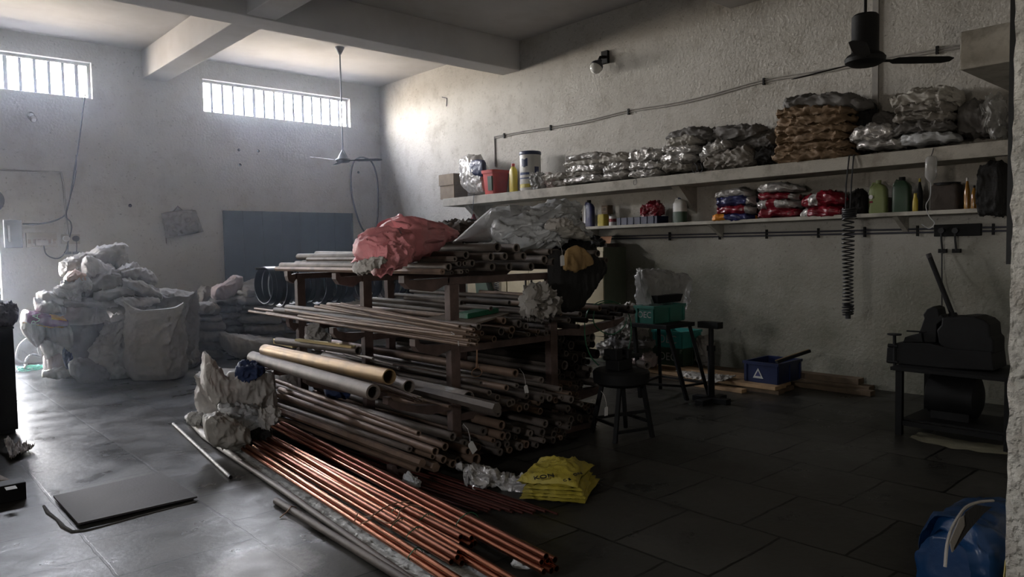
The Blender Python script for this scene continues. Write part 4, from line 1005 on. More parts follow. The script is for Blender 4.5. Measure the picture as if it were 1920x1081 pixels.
tag(gn.build('net_coil', m_net), 'pale green nylon coil on the floor by the door', 'coil')

# black cabinet, rag, floor paper and bench at the left edge
cbx = 1.096; cyy = 8.06; ct = at(22, 612, Y=cyy).z
cb = thing('black_cabinet', 'black steel cabinet cut off by the left edge of the photo', 'cabinet', (.7, 8.3, 0))
MB().box(.25, cbx, cyy, 8.65, 0.03, ct - .02).build('body', m_black, cb, smooth=False, bevel=.006)
MB().box(.24, cbx + .006, cyy - .008, 8.66, ct - .02, ct).build('top_panel', m_black, cb, smooth=False, bevel=.003)
MB().box(.27, cbx - .02, cyy + .02, 8.63, 0, .03).build('plinth', m_black, cb, smooth=False)
tag(blob('rag_bundle', m_board, [(-14,575,606),(0,571,608),(14,570,609),(26,572,600),(34,580,588)], Y=8.3, depth=.3, seed=110, wr=.02, fs=11), 'bluish grey rag bundle lying on top of the black cabinet', 'rag')
fp = MB(); P0 = [at(8, 842, Z=0), at(20, 868, Z=0), at(66, 846, Z=0), at(40, 838, Z=0)]
def paper(u, v):
    p = P0[0].lerp(P0[3], u).lerp(P0[1].lerp(P0[2], u), v); q = Vector((p.x * 16, p.y * 16, 0))
    p.z = .01 + .05 * max(0, crease(q)) + .05 * (1 - v) * (1 - u); return p
fp.grid(paper, 26, 20)
tag(fp.build('crumpled_paper', m_paper, solid=.002), 'crumpled whitish printed paper on the floor by the left bench', 'paper')
bn = thing('low_bench', 'dark low machine base with a white sticker at left edge', 'bench', (.55, 5.6, 0))
bz_ = .10
q = [at(-30, 905, Z=bz_), at(-30, 945, Z=bz_), at(47, 915, Z=bz_), at(47, 905, Z=bz_), at(5, 870, Z=bz_)]
bw = MB()
bx1 = at(47, 930, Z=0).x; by0 = at(47, 935, Z=0).y
bw.box(.25, bx1, by0, by0 + .14, .0, .115).build('front_rail', m_black, bn, smooth=False, bevel=.004)
MB().hexa([(.25, by0 + .14, 0), (bx1 - .03, by0 + .14, 0), (bx1 - .22, by0 + .75, 0), (.25, by0 + .75, 0), (.25, by0 + .14, .20), (bx1 - .06, by0 + .14, .11), (bx1 - .25, by0 + .75, .16), (.25, by0 + .75, .34)]).build('sloping_cover', m_dwood, bn, smooth=False, bevel=.004)
stp = at(20, 913, Z=.118)
MB().box(stp.x - .03, stp.x + .03, stp.y - .05, stp.y + .03, .1155, .117).build('white_sticker', m_label, bn, smooth=False)

# ------------------------------------------------------------------ on top of the rack
def flap(cs, Yv, name, mat, parent, seed=0, wr=.012, fs=7, curl=.10, n=34):
    """a loose folded sheet lying over a bundle: four corners seen on plane Y, edges curling back"""
    Cn = [at(u, v, Y=Yv + (r_[0] if r_ else 0)) for (u, v, *r_) in cs]; s_ = Vector((seed, seed * 2, seed * .3))
    def fn(u, v):
        p = Cn[0].lerp(Cn[1], u).lerp(Cn[3].lerp(Cn[2], u), v); q = Vector((p.x * fs, p.y * fs, p.z * fs * 2)) + s_
        e = max(abs(2 * u - 1), abs(2 * v - 1))
        p = p + Vector((0, curl * e ** 4, 0)) + Vector((.3, -1, .5)) * wr * (crease(q) - .3) * 1.8
        return p + Vector((noise.noise(q * 1.4), 0, noise.noise(q * 1.4 + s_))) * wr * .9
    return MB().grid(fn, n, n).build(name, mat, parent, solid=.004, ang=60)
pk = thing('pink_bundle', 'pink folded plastic sacks slumped over the left of the top tier', 'sack bundle', at(760, 470, Y=4.8))
blob('folded_sacks', m_pink, [(718,428,470,.0),(730,420,486,0),(745,408,492,0),(760,405,492,.05),(775,409,486,.1),(795,413,474,.15),(815,418,458,.2),(832,424,452,.25),(845,431,450,.3)], Y=4.75, depth=.42, seed=120, wr=.011, fs=4.5, nth=64, parent=pk, stretch=(.7, .7, 2))
blob('lower_fold', m_pink, [(672,458,470,-.15),(682,447,492,-.15),(695,438,504,-.15),(712,430,507,-.12),(728,428,500,-.08),(742,430,496,-.05),(756,440,488,0)], Y=4.55, depth=.30, seed=121, wr=.014, fs=6, nth=56, parent=pk, stretch=(.8, .8, 1.8))
blob('front_fold', m_pink, [(706,470,512,-.2),(715,462,511,-.2),(728,456,505,-.18),(742,452,496,-.15),(752,452,488,-.1)], Y=4.45, depth=.16, seed=122, wr=.016, fs=9, parent=pk)
blob('white_lining', m_sack[0], [(667,503,512,-.2),(674,495,510,-.2),(684,488,505,-.2),(697,486,500,-.2),(712,485,494,-.2),(724,487,491,-.2)], Y=4.40, depth=.12, seed=123, wr=.02, fs=12, parent=pk)
blob('peak', m_pink, [(737,420,428),(743,408,424),(750,404,420),(764,408,416)], Y=4.85, depth=.1, seed=124, wr=.012, fs=10, parent=pk)
flap([(748,411),(846,431,.15),(843,453,.15),(772,470)], 4.52, 'sheet_flap', m_pink, pk, 1, .008, 5)
flap([(706,440),(741,430),(763,482),(727,499)], 4.40, 'sheet_flap', m_pink, pk, 2, .008, 5)
flap([(697,462),(722,454),(742,496),(712,511)], 4.33, 'sheet_flap', m_pink, pk, 3, .008, 6)
flap([(672,494),(704,442),(738,428),(700,470)], 4.42, 'sheet_flap', m_pink, pk, 4, .010, 7)
flap([(738,428),(752,427),(770,474),(760,480)], 4.36, 'mauve_strip', m_mauve, pk, 5, .003, 5, .04, 14)
gy = thing('grey_bundle', 'silver grey plastic sacks piled over the middle of the top tier', 'sack bundle', at(960, 460, Y=4.9))
blob('clear_bag', m_plas, [(862,450,458,.5),(880,432,458,.4),(905,410,458,.2),(930,393,457,.1),(952,385,452,0),(968,388,440,0),(982,396,425,0)], Y=5.1, depth=.40, seed=130, wr=.010, fs=5, nth=56, parent=gy, stretch=(.8, .8, .8))
blob('middle_folds', m_plas, [(925,430,460),(945,415,462),(965,402,464),(985,396,462),(1005,392,455),(1030,385,445),(1052,380,430),(1068,382,415),(1075,390,405)], Y=4.95, depth=.42, seed=131, wr=.024, fs=6, nth=56, parent=gy, stretch=(.5, .5, 2.6))
blob('front_folds', m_plas, [(965,450,468),(978,442,474),(992,436,474),(1010,424,466),(1030,414,460),(1050,412,450),(1070,416,440),(1090,428,446),(1100,440,448)], Y=4.70, depth=.30, seed=132, wr=.022, fs=7, nth=56, parent=gy, stretch=(.5, .5, 2.6))
blob('blue_white_fold', m_sack[0], [(1025,420,432),(1040,413,428),(1058,411,424),(1070,416,424)], Y=4.55, depth=.12, seed=133, wr=.016, fs=12, parent=gy)
flap([(864,453,.3),(936,389,.2),(986,398),(958,452)], 4.86, 'clear_sheet', m_plas, gy, 6, .006, 4, .12, 40)
flap([(955,446),(1066,383),(1079,393),(985,464)], 4.66, 'folded_sheet', m_plas, gy, 7, .012, 6, .10, 40)
flap([(978,470),(1078,398),(1090,412),(1004,474)], 4.54, 'folded_sheet', m_plas, gy, 8, .014, 7, .08, 40)
flap([(1040,424),(1076,414),(1118,452),(1062,446)], 4.48, 'folded_sheet', m_sack[1], gy, 9, .012, 8, .06, 30)
tag(blob('brown_tarpaulin', m_brncl, [(828,425,438),(845,418,448),(862,415,458),(880,415,460),(900,420,460),(930,430,460),(950,440,460)], Y=5.6, depth=.5, seed=134, wr=.022, fs=7, stretch=(1, 1, 1.8)), 'dark brown tarpaulin folded between pink and grey sacks', 'tarpaulin')
bc = thing('black_cloth', 'black cloth hanging down over the right end of the rack', 'cloth', at(1080, 540, Y=4.2))
blob('cloth_body', m_blkcl, [(1030,478,572),(1045,468,582),(1065,470,584),(1085,474,578),(1100,478,560),(1115,482,535),(1130,490,512),(1138,496,504)], Y=4.32, depth=.16, seed=135, wr=.007, fs=6, nth=56, parent=bc, stretch=(1.8, 1, .5))
blob('mustard_panel', m_gold, [(1058,488,504),(1064,470,508),(1080,462,509),(1092,466,506),(1104,476,500),(1112,488,494)], Y=4.16, depth=.06, seed=136, wr=.008, fs=6, parent=bc)
tag(blob('black_cloth_fold', m_blkcl, [(1040,438,468),(1055,430,472),(1070,436,474),(1085,452,478),(1100,462,482),(1115,466,480)], Y=4.85, depth=.24, seed=137, wr=.02, fs=8), 'black folded cloth stuffed under the grey plastic at right', 'cloth')
tag(blob('crumpled_bag', m_sack[2], [(984,560,574),(990,548,588),(1002,542,592),(1016,540,592),(1030,550,592),(1040,562,586),(1044,570,580)], Y=4.2, depth=.2, seed=138, wr=.03, fs=11, nth=56), 'crumpled grey plastic bag lying on the second tier tubes', 'plastic bag')

# ------------------------------------------------------------------ right wall: shelves
SX, SZ = 7.78, 2.50
sh = thing('concrete_shelf', 'long thick concrete shelf high on the right wall, loaded with bags', 'shelf', (8.0, 6.0, 2.365))
MB().box(SX, XR, 1.55, 10.44, 2.365, SZ).build('slab', m_conc, sh, smooth=False, bevel=.006)
for y in (9.9, 5.6, 2.0):
    MB().prism([(XR, y, 2.364), (SX + .12, y, 2.364), (XR, y, 2.02)], (0, .12, 0)).build('bracket', m_conc, sh, smooth=False)
LX, LZ = 7.90, 1.905
sl = thing('stone_shelf', 'thin stone shelf below the thick one carrying cans and jugs', 'shelf', (8.1, 5.0, 1.865))
MB().box(LX, XR, 2.22, 7.75, 1.865, LZ).build('slab', m_conc, sl, smooth=False, bevel=.004)
for y in (7.3, 5.2, 3.0):
    MB().prism([(XR, y, 1.864), (LX + .08, y, 1.864), (XR, y, 1.70)], (0, .05, 0)).build('bracket', m_conc, sl, smooth=False)

def rr(w_, d_, n=24, e=.45):
    return [(w_ / 2 * (abs(cos(t)) ** e) * (1 if cos(t) >= 0 else -1), d_ / 2 * (abs(sin(t)) ** e) * (1 if sin(t) >= 0 else -1)) for t in [2 * pi * i / n for i in range(n)]]
def loft(mb, c, secs, n=24, e=.45, rz=0):
    """secs: (z, width, depth, xshift)"""
    c = Vector(c); vs = []
    for (z, w_, d_, *sx_) in secs:
        o_ = sx_[0] if sx_ else 0
        for (x, y) in rr(w_, d_, n, e if w_ > .05 else 1):
            x += o_; vs.append(c + Vector((x * cos(rz) - y * sin(rz), x * sin(rz) + y * cos(rz), z)))
    fs = [(i * n + k, i * n + (k + 1) % n, (i + 1) * n + (k + 1) % n, (i + 1) * n + k) for i in range(len(secs) - 1) for k in range(n)]
    fs += [tuple(range(n - 1, -1, -1)), tuple((len(secs) - 1) * n + k for k in range(n))]
    mb.add(vs, fs); return mb
def spot(u, v, X, z):
    p = at(u, v, X=X); return Vector((X, p.y, z)), dist(p) / FPX
def can(name, label, cat, u, v, X, z, wpx, hpx, mat, capm=None, neck=.28, e=.45, group=None, rz=0, handle=False, shoulder=.72, dr=.75, capc=0.0, lab=None):
    p, s = spot(u, v, X, z); w_ = wpx * s * .80; h = hpx * s
    t = thing(name, label, cat, p, group); c = p
    loft(MB(), c, [(0, w_ * dr * .94, w_ * .94), (.015, w_ * dr, w_), (h * shoulder * .5, w_ * dr, w_), (h * shoulder, w_ * dr, w_ * .97), (h * (shoulder + .1), w_ * dr * .8, w_ * .75), (h * .90, w_ * neck, w_ * neck)], e=e, rz=rz).build('body', mat, t)
    MB().cyl(c + Vector((0, 0, h * .90)), c + Vector((0, 0, h)), w_ * neck * .58, 16).build('cap', capm or mat, t)
    if handle:
        curve = [c + Vector((0, w_ * .30, h * .62)), c + Vector((-.0, w_ * .46, h * .80)), c + Vector((0, w_ * .30, h * .92)), c + Vector((0, w_ * .08, h * .88))]
        MB().tube(curve, w_ * .07, 8).build('handle', mat, t)
    if lab:
        MB().box(c.x - w_ * dr / 2 - .002, c.x - w_ * dr / 2 + .004, c.y - w_ * .3, c.y + w_ * .3, c.z + h * .22, c.z + h * .5).build('label_patch', lab, t, smooth=False)
    return t, p, w_, h

# upper shelf, from its far left end
p, s = spot(852, 367, 8.02, SZ)
bx = thing('cardboard_box', 'old cardboard box at the far left end of the upper shelf', 'box', p)
MB().box(7.86, 8.16, p.y - .20, p.y + .20, SZ, SZ + .40).build('carton', m_card, bx, smooth=False)
MB().box(7.845, 8.175, p.y - .21, p.y + .215, SZ + .24, SZ + .43).build('lid', m_card, bx, smooth=False)
bc_ = thing('white_bag', 'white plastic bag with a dark blue panel beside the cardboard box', 'bag', spot(890, 362, 7.98, SZ)[0])
blob('bag_body', m_silver, [(868,300,328),(873,292,350),(885,290,361),(898,291,362),(910,312,362),(914,330,360)], X=8.0, depth=.26, seed=201, wr=.012, fs=9, parent=bc_)
blob('blue_panel', m_blue, [(882,305,318),(886,301,328),(898,299,330),(907,300,331),(909,304,325)], X=7.90, depth=.10, seed=202, wr=.004, fs=5, parent=bc_)
p, s = spot(930, 360, 8.0, SZ)
rb = thing('red_bin', 'red plastic bin with green label on the upper shelf', 'bin', p); w_ = 46 * s * .75
loft(MB(), p, [(0, .30, w_ * .82), (.36, .36, w_ * 1.0)], e=.3).build('bin_body', m_red, rb)
loft(MB(), p, [(.345, .385, w_ * 1.10), (.395, .395, w_ * 1.13)], e=.3).build('rim', m_red, rb)
MB().hexa([(7.815, p.y - w_ * .36, SZ + .06), (7.835, p.y - w_ * .36, SZ + .06), (7.835, p.y - .02, SZ + .06), (7.815, p.y - .02, SZ + .06), (7.80, p.y - w_ * .40, SZ + .29), (7.83, p.y - w_ * .40, SZ + .29), (7.83, p.y - .02, SZ + .29), (7.80, p.y - .02, SZ + .29)]).build('green_label', m_dgreen, rb, smooth=False)
can('yellow_bottle', 'yellow plastic bottle with a red cap beside the white drum', 'bottle', 963, 355, 7.96, SZ, 20, 54, m_yel, m_red, neck=.34, handle=True, e=.6)
p, s = spot(995, 351, 7.98, SZ); h = 73 * s; r = 20 * s
wd = thing('white_drum', 'tall white plastic drum with blue lid and faded print', 'drum', p)
MB().lathe(p, [(r * .93, 0), (r * .95, .015), (r, .03), (r, h * .9), (r * .97, h * .93)], 32).build('drum_body', m_wht, wd)
MB().lathe(p + Vector((0, 0, h * .91)), [(r * 1.02, 0), (r * 1.04, .01), (r * 1.04, h * .07), (r * .98, h * .09)], 32).build('lid', m_blue, wd)
for (a0_, a1_, z0, z1, mt) in ((2.65, 3.35, .60, .80, m_blue), (2.35, 3.5, .40, .46, m_bluecl), (2.2, 3.6, .30, .33, m_bluecl), (4.0, 4.5, .42, .60, m_navy), (2.2, 3.9, .08, .17, m_yellow)):
    g = MB().grid(lambda u, v: p + Vector((1.004 * r * cos(lerp(a0_, a1_, u) + .35), 1.004 * r * sin(lerp(a0_, a1_, u) + .35), h * lerp(z0, z1, v) + (.01 * sin(u * 9) if mt is m_blue else 0))), 12, 3)
    g.build('print', mt, wd)
def shelf_bag(name, st, mat, label, sd, X=8.0, dep=.34, wr=.016, cat='bag', fs=8, mats=None, mfn=None, grp=None, stretch=(1, 1, 1.5)):
    return tag(blob(name, mat, st, X=X, depth=dep, seed=sd, wr=wr, fs=fs, nth=48, mats=mats, mfn=mfn, stretch=stretch), label, cat, grp)
shelf_bag('clear_bag', [(998,330,345),(1004,324,354),(1014,324,356),(1022,328,354),(1026,334,346)], m_clear, 'small clear plastic bag in front of the white drum', 203, 7.88, .16, .02, fs=14)
def pile(u0, u1, edges, mats_, label, sd, X=8.0, dep=.36, wr=.014, jag=6, grp=None, name='plastic_bag', fs=8):
    """edges: list of (ytop, ybot, slope) from the bottom of a stack of flat bags"""
    words = ('lowest', 'second from the bottom', 'third from the bottom', 'fourth from the bottom', 'fifth from the bottom', 'sixth from the bottom', 'seventh from the bottom')
    for k, (y0, y1, sl_) in enumerate(edges):
        rn = random.Random(sd * 7 + k); a_ = u0 + rn.uniform(-jag, jag) ; b_ = u1 + rn.uniform(-jag, jag); hh = y1 - y0
        st = []
        for t, f0, f1 in ((0, .4, .25), (.08, .12, .05), (.3, .0, 0), (.6, rn.uniform(-.05, .1), 0), (.85, .08, .02), (1, .45, .3)):
            yy = sl_ * (t - .5)
            st.append((lerp(a_, b_, t), y0 + hh * f0 + yy, y1 - hh * f1 + yy))
        tag(blob(name, mats_[k % len(mats_)], st, X=X + rn.uniform(-.03, .03), depth=dep, seed=sd + k, wr=wr, fs=fs, nth=44, stretch=(1, 1, 2)), label % words[k], 'bag', grp)
pile(1028, 1080, [(336, 350, -8), (325, 338, -6)], [m_sack[2], m_sack[1]], 'flattened dusty bag %s right of the clear bag', 210)
shelf_bag('pink_packet', [(1018,330,346),(1030,326,350),(1042,330,348),(1048,334,342)], m_sack[4], 'pinkish packet beside the small clear bag', 214, 7.92, .16)
pile(1072, 1142, [(330, 342, -9), (320, 333, -9), (309, 323, -9), (298, 312, -8), (289, 301, -8)], [m_silver, m_sack[2], m_silver, m_sack[1]], 'grey folded bag %s in the first low stack of bags', 220)
shelf_bag('top_packet', [(1092,292,298),(1105,287,299),(1125,285,296),(1144,287,291)], m_sack[2], 'dark pointed packet lying topmost on the first low stack', 226, 8.0, .25, .01)
pile(1138, 1190, [(322, 336, -10), (305, 324, -14), (290, 308, -8)], [m_silver, m_silver, m_sack[1]], 'shiny wrinkled bag %s in the slanting second stack', 230)
pile(1192, 1252, [(318, 333, -5), (302, 319, -5), (280, 304, -6)], [m_silver, m_silver, m_silver], 'shiny white bag %s in the neat third stack', 240)
curve_tube([at(1192, 334, X=7.80), at(1188, 340, X=7.77), at(1189, 346, X=7.765), at(1193, 344, X=7.765), at(1192, 334, X=7.78)], .003, 'string_loop', m_cable, 'dark string loop hanging off the shelf edge under the third stack', 'string')
pile(1254, 1318, [(305, 321, -5), (288, 307, -5), (272, 291, -4), (256, 274, -6)], [m_sack[2], m_silver, m_silver, m_sack[1]], 'crinkled bag %s in the fourth stack behind string loops', 250)
shelf_bag('dark_top_bag', [(1256,262,276),(1280,244,268),(1310,238,262),(1335,240,262),(1350,248,258)], m_sack[3], 'dark wrinkled bag topmost on the fourth stack', 256, 8.02)
shelf_bag('slanting_bag', [(1318,290,303),(1330,276,300),(1350,264,290),(1366,262,282),(1372,268,278)], m_silver, 'glossy bag slanting up to the right', 257, 7.92, .25)
shelf_bag('flat_dark_bag', [(1340,245,262),(1365,238,264),(1400,235,263),(1425,236,258),(1437,238,243)], m_sack[3], 'flat dark bag with a pointed end above the folded mats', 258, 8.05)
shelf_bag('grey_cloth', [(1368,264,284),(1395,262,286),(1425,252,280),(1450,245,278),(1462,250,276)], m_sack[3], 'dark grey cloth under the pointed flat bag', 259, 8.12, .3, .02)
shelf_bag('green_mat', [(1322,300,315),(1345,290,314),(1375,284,312),(1405,277,309),(1420,290,306)], m_sack[2], 'dirty olive folded matting at the shelf edge', 260, 7.93, .28, .02, fs=12)
for k, u in enumerate((1302, 1312)):
    curve_tube([at(u, 306, X=7.82), at(u - 5, 314, X=7.77), at(u, 324, X=7.765), at(u + 5, 316, X=7.77)], .0035, 'string_loop', m_cable, 'black loop hanging at the shelf edge, %s of a pair' % ('left' if k == 0 else 'right'), 'string', closed=True)
shelf_bag('dark_rag', [(1422,285,304),(1440,276,302),(1458,280,300),(1466,286,298)], m_blkcl, 'black rag lying before the brown sacks', 263, 7.98, .28, .02)
pile(1458, 1606, [(282, 303, -10), (266, 286, -10), (250, 270, -9), (233, 254, -9), (216, 238, -9), (200, 221, -9)], [m_sack[5]], 'crumpled brown paper sack %s in the big brown stack', 270, 7.98, .42, .02, 7, None, 'paper_sack', 9)
shelf_bag('grey_sack', [(1474,198,216),(1490,186,216),(1520,181,205),(1560,177,204),(1600,179,206),(1625,186,205),(1637,193,200)], m_sack[3], 'dark grey sack draped on top of the big brown stack', 280, 8.0, .42)
shelf_bag('dark_sack', [(1590,210,286),(1610,196,290),(1632,192,285),(1645,200,275)], m_blkcl, 'black sack standing behind the brown stack', 281, 8.15, .22, .02)
shelf_bag('shadow_bag', [(1640,225,255),(1655,216,258),(1675,215,255),(1690,222,250)], m_sack[3], 'dark bag between the brown stack and grey stack', 282, 8.15, .22, .02)
shelf_bag('glossy_bag', [(1597,255,266),(1612,243,267),(1640,234,264),(1665,234,260),(1684,240,256),(1687,248,252)], m_silver, 'bright glossy silver bag lying at the shelf edge', 283, 7.92, .26, .018)
shelf_bag('flat_silver_bag', [(1610,268,280),(1640,264,280),(1680,262,276),(1700,262,274)], m_silver, 'flat shiny bag under the bright glossy bag', 284, 7.9, .24, .014)
shelf_bag('blue_print_bag', [(1690,258,274),(1720,250,272),(1760,248,269),(1790,250,265),(1803,258,263)], m_plas, 'bluish flat bag lying lowest under the grey stack', 285, 7.93, .30, .012)
pile(1680, 1798, [(230, 254, -8), (212, 234, -8), (194, 216, -8), (176, 200, -10)], [m_sack[3], m_sack[2], m_sack[2], m_sack[1]], 'grey creased bag %s in the tall grey stack', 290, 8.02, .42, .022, 4, None, 'plastic_bag', 8)
shelf_bag('top_bag', [(1685,188,200),(1710,174,196),(1745,169,190),(1780,165,190),(1805,178,198)], m_sack[1], 'crumpled grey bag topmost on the tall grey stack', 296, 8.05, .36, .024)
shelf_bag('dim_film', [(1800,205,258),(1825,190,256),(1850,195,254),(1868,200,252)], m_sack[3], 'dim bulging bag right of the tall grey stack', 297, 8.1, .3, .02)
shelf_bag('upright_film', [(1843,205,225),(1850,185,235),(1862,178,252),(1875,182,256),(1885,200,254)], m_clear, 'upright pale crinkled film at the right end of the shelf', 298, 7.95, .2, .026, fs=11)

# lower shelf
can('brown_jar', 'narrow brown jar leftmost on the lower shelf', 'jar', 1087, 425, 8.12, LZ, 12, 30, m_dwood, m_card, neck=.8, shoulder=.8)
t, p, w_, h = can('oil_can', 'tall dark blue oil can with a pale side stripe', 'oil can', 1105, 424, 8.08, LZ, 28, 50, m_navy, m_black, neck=.3, handle=True, dr=.5)
MB().box(p.x - w_ * .27, p.x - w_ * .25 + .004, p.y + w_ * .18, p.y + w_ * .36, p.z + h * .15, p.z + h * .8).build('pale_stripe', m_plas, t, smooth=False)
p, s = spot(1131, 423, 8.1, LZ)
yt = thing('yellow_tin', 'square yellow green tin below the old brown tin', 'tin', p); w_ = 20 * s * .8
loft(MB(), p, [(0, .12, w_), (.16, .12, w_)], e=.25).build('tin_body', m_yellow, yt)
loft(MB(), p, [(.16, .11, w_ * .9), (.172, .11, w_ * .9)], e=.25).build('tin_lid', m_yellow, yt)
p2 = p + Vector((.02, -.06, .173))
ot = thing('brown_tin', 'old brown tin with a number standing on the yellow tin', 'tin', p2)
loft(MB(), p2, [(0, .12, .13), (.125, .12, .13)], e=.25).build('tin_body', m_dwood, ot)
MB().box(p2.x - .0625, p2.x - .058, p2.y - .045, p2.y + .05, p2.z + .03, p2.z + .1).build('tin_label', m_card, ot, smooth=False)
text('10', ot, p2 + Vector((-.066, 0, .065)), (radians(90), 0, radians(-90)), .06, m_ink)
p, s = spot(1149, 422, 8.06, LZ)
rt = thing('round_tin', 'small round tin with red and white label', 'tin', p)
MB().lathe(p, [(.05, 0), (.052, .004), (.052, .13), (.05, .135)], 24).build('tin_body', m_label, rt)
MB().lathe(p + Vector((0, 0, .055)), [(.0528, 0), (.0528, .045)], 24).build('red_band', m_dred, rt)
p, s = spot(1198, 420, 8.08, LZ)
tr = thing('blue_tray', 'dark blue plastic tray holding a dark red rag', 'tray', p)
yl = at(1236, 419, X=8.0).y; yh = at(1161, 424, X=8.0).y
mt = MB(); x0, x1 = 7.95, 8.2; hh = .10
mt.box(x0, x1, yl, yh, LZ, LZ + .01).box(x0, x0 + .012, yl, yh, LZ + .01, LZ + hh).box(x1 - .012, x1, yl, yh, LZ + .01, LZ + hh).box(x0 + .012, x1 - .012, yl, yl + .012, LZ + .01, LZ + hh).box(x0 + .012, x1 - .012, yh - .012, yh, LZ + .01, LZ + hh)
for k in range(6): yy = lerp(yl, yh, (k + .5) / 6); mt.box(x0 - .008, x0, yy - .01, yy + .01, LZ, LZ + hh)
mt.build('tray_body', m_blue, tr, smooth=False)
shelf_bag('red_rag', [(1202,396,403),(1212,386,404),(1226,380,404),(1238,382,402),(1244,388,398)], m_dred, 'crumpled dark red rag piled on the blue tray', 300, 8.08, .16, .02, 'rag', 14)
t, p, w_, h = can('white_jug', 'white plastic jug half filled with green liquid', 'jug', 1275, 414, 8.08, LZ, 30, 49, m_wht, m_blue, neck=.26, handle=True)
loft(MB(), p, [(.004, w_ * .765, w_ * 1.015), (h * .42, w_ * .765, w_ * 1.015)]).build('liquid_band', m_dgreen, t)
# printed bags in three columns
def pbag(st, sd, mats_, f0, f1, label, X=8.02):
    shelf_bag('printed_bag', st, None, label, sd, X, .30, .012, 'bag', 9, mats=mats_, mfn=lambda t_, a: 1 if f0 < t_ < f1 else 0)
MR, MS, MN = m_dred, m_silver, m_navy
pbag([(1343,405,416),(1355,400,415),(1385,398,414),(1410,400,413),(1418,404,411)], 310, [m_orange, MN], .35, 1.0, 'orange and navy printed bag lowest in the left column')
pbag([(1350,390,402),(1370,386,402),(1400,384,401),(1420,388,399)], 311, [MR, MS], .75, 1.0, 'red printed bag second in the left column')
pbag([(1350,372,388),(1365,367,389),(1400,366,386),(1420,370,384)], 312, [MN, MS], .78, 1.0, 'navy and silver printed bag third in the left column')
pbag([(1346,365,372),(1362,358,372),(1390,353,369),(1412,358,368)], 313, [MS, MS], .8, .9, 'silver bag topmost in the left column')
pbag([(1426,398,408),(1440,390,408),(1470,388,407),(1495,392,405),(1505,396,402)], 314, [MR, MR], .4, .5, 'red printed bag lowest in the middle column')
pbag([(1428,378,392),(1440,374,392),(1475,373,391),(1503,378,388)], 315, [MS, MR], .38, .55, 'silver bag with a red band in the middle column')
pbag([(1428,365,375),(1445,361,375),(1480,362,374),(1503,366,374)], 316, [MR, MS], .75, 1.0, 'red and silver bag third in the middle column')
pbag([(1424,354,360),(1440,346,362),(1470,343,361),(1500,348,358),(1508,352,356)], 317, [MS, MS], .4, .5, 'silver grey bag topmost in the middle column')
pbag([(1505,402,407),(1520,390,407),(1550,386,406),(1580,388,404),(1590,392,400)], 318, [MS, MR], .25, 1.0, 'red and silver printed bag lowest in the right column')
pbag([(1507,378,385),(1520,366,386),(1550,357,386),(1575,362,384),(1592,370,378)], 319, [MR, MS], .3, .42, 'dark red bag topmost in the right column')
shelf_bag('black_bag', [(1594,370,402),(1605,358,403),(1618,358,402),(1624,368,400)], m_blkcl, 'black bag standing between printed bags and green jerrycan', 320, 8.08, .2)
t, p, w_, h = can('jerrycan', 'olive green jerrycan with a small red and white badge', 'jerrycan', 1647, 399, 8.08, LZ, 40, 62, m_jerry, m_jerry, neck=.25, handle=True, lab=None, dr=.6)
MB().lathe(Vector((p.x - w_ * .3 - .004, p.y + w_ * .30, p.z + h * .5)), [(.022, 0), (.022, .004)], 16, axis=Vector((-1, 0, 0))).build('badge', m_label, t)
MB().box(p.x - w_ * .3 - .004, p.x - w_ * .3, p.y + w_ * .2, p.y + w_ * .4, p.z + h * .32, p.z + h * .38).build('red_badge_strip', m_dred, t, smooth=False)
can('jerrycan', 'dark green jerrycan right of the olive one', 'jerrycan', 1691, 397, 8.1, LZ, 40, 66, m_dgreen, m_black, neck=.3, handle=True, dr=.6)
can('yellow_bottle', 'small yellow squeeze bottle before the dark bottle', 'bottle', 1716, 395, 8.0, LZ, 12, 34, m_yel, m_yel, neck=.5, e=1, shoulder=.6)
can('dark_bottle', 'dark bottle with a yellow collar and thin nozzle', 'bottle', 1724, 394, 8.1, LZ, 14, 62, m_black, m_yel, neck=.3, e=1, shoulder=.6)
can('dark_box', 'dark box in the shade behind the hanging plastic bottle', 'box', 1775, 393, 8.15, LZ, 60, 52, m_brncl, m_black, neck=.8, shoulder=.88, e=.25)
t, p, w_, h = can('glass_bottle', 'glass bottle of amber liquid with a clear neck, left of the pair', 'bottle', 1813, 391, 7.98, LZ, 13, 58, m_amber, m_wht, neck=.35, e=1, shoulder=.55, dr=1)
t, p, w_, h = can('glass_bottle', 'amber glass bottle partly hidden right of the first', 'bottle', 1826, 390, 8.06, LZ, 13, 44, m_amber, m_black, neck=.35, e=1, shoulder=.6, dr=1)
shelf_bag('black_drum_bag', [(1836,330,395),(1842,312,402),(1860,304,404),(1880,302,404),(1890,310,400)], m_blkcl, 'black bulging bag hanging at the right end of the lower shelf', 321, 7.95, .3, .012)
# hanging plastic bottle with tubing
p = at(1746, 292, X=7.72); q = at(1746, 342, X=7.72)
iv = thing('hanging_bottle', 'clear plastic bottle hung upside down from the upper shelf edge', 'bottle', p)
hb = q.z; ht = p.z - q.z
loft(MB(), Vector((7.72, p.y, hb)), [(0, .02, .02), (.03, .05, .07), (.06, .07, .10), (ht * .85, .07, .10), (ht * .97, .05, .08), (ht, .02, .03)], e=.7).build('bottle_body', m_clear, iv)
MB().tube([Vector((7.72, p.y, hb + ht)), Vector((7.75, p.y, hb + ht + .03)), Vector((7.79, p.y, SZ + .002))], .004, 6).build('hook', m_cable, iv)
o = curve_tube([Vector((7.72, p.y, hb)), at(1744, 368, X=7.72), at(1736, 385, X=7.72), at(1742, 405, X=7.72), at(1752, 418, X=7.74), at(1742, 428, X=7.74), at(1728, 420, X=7.74)], .004, 'tubing', m_plas, parent=iv)

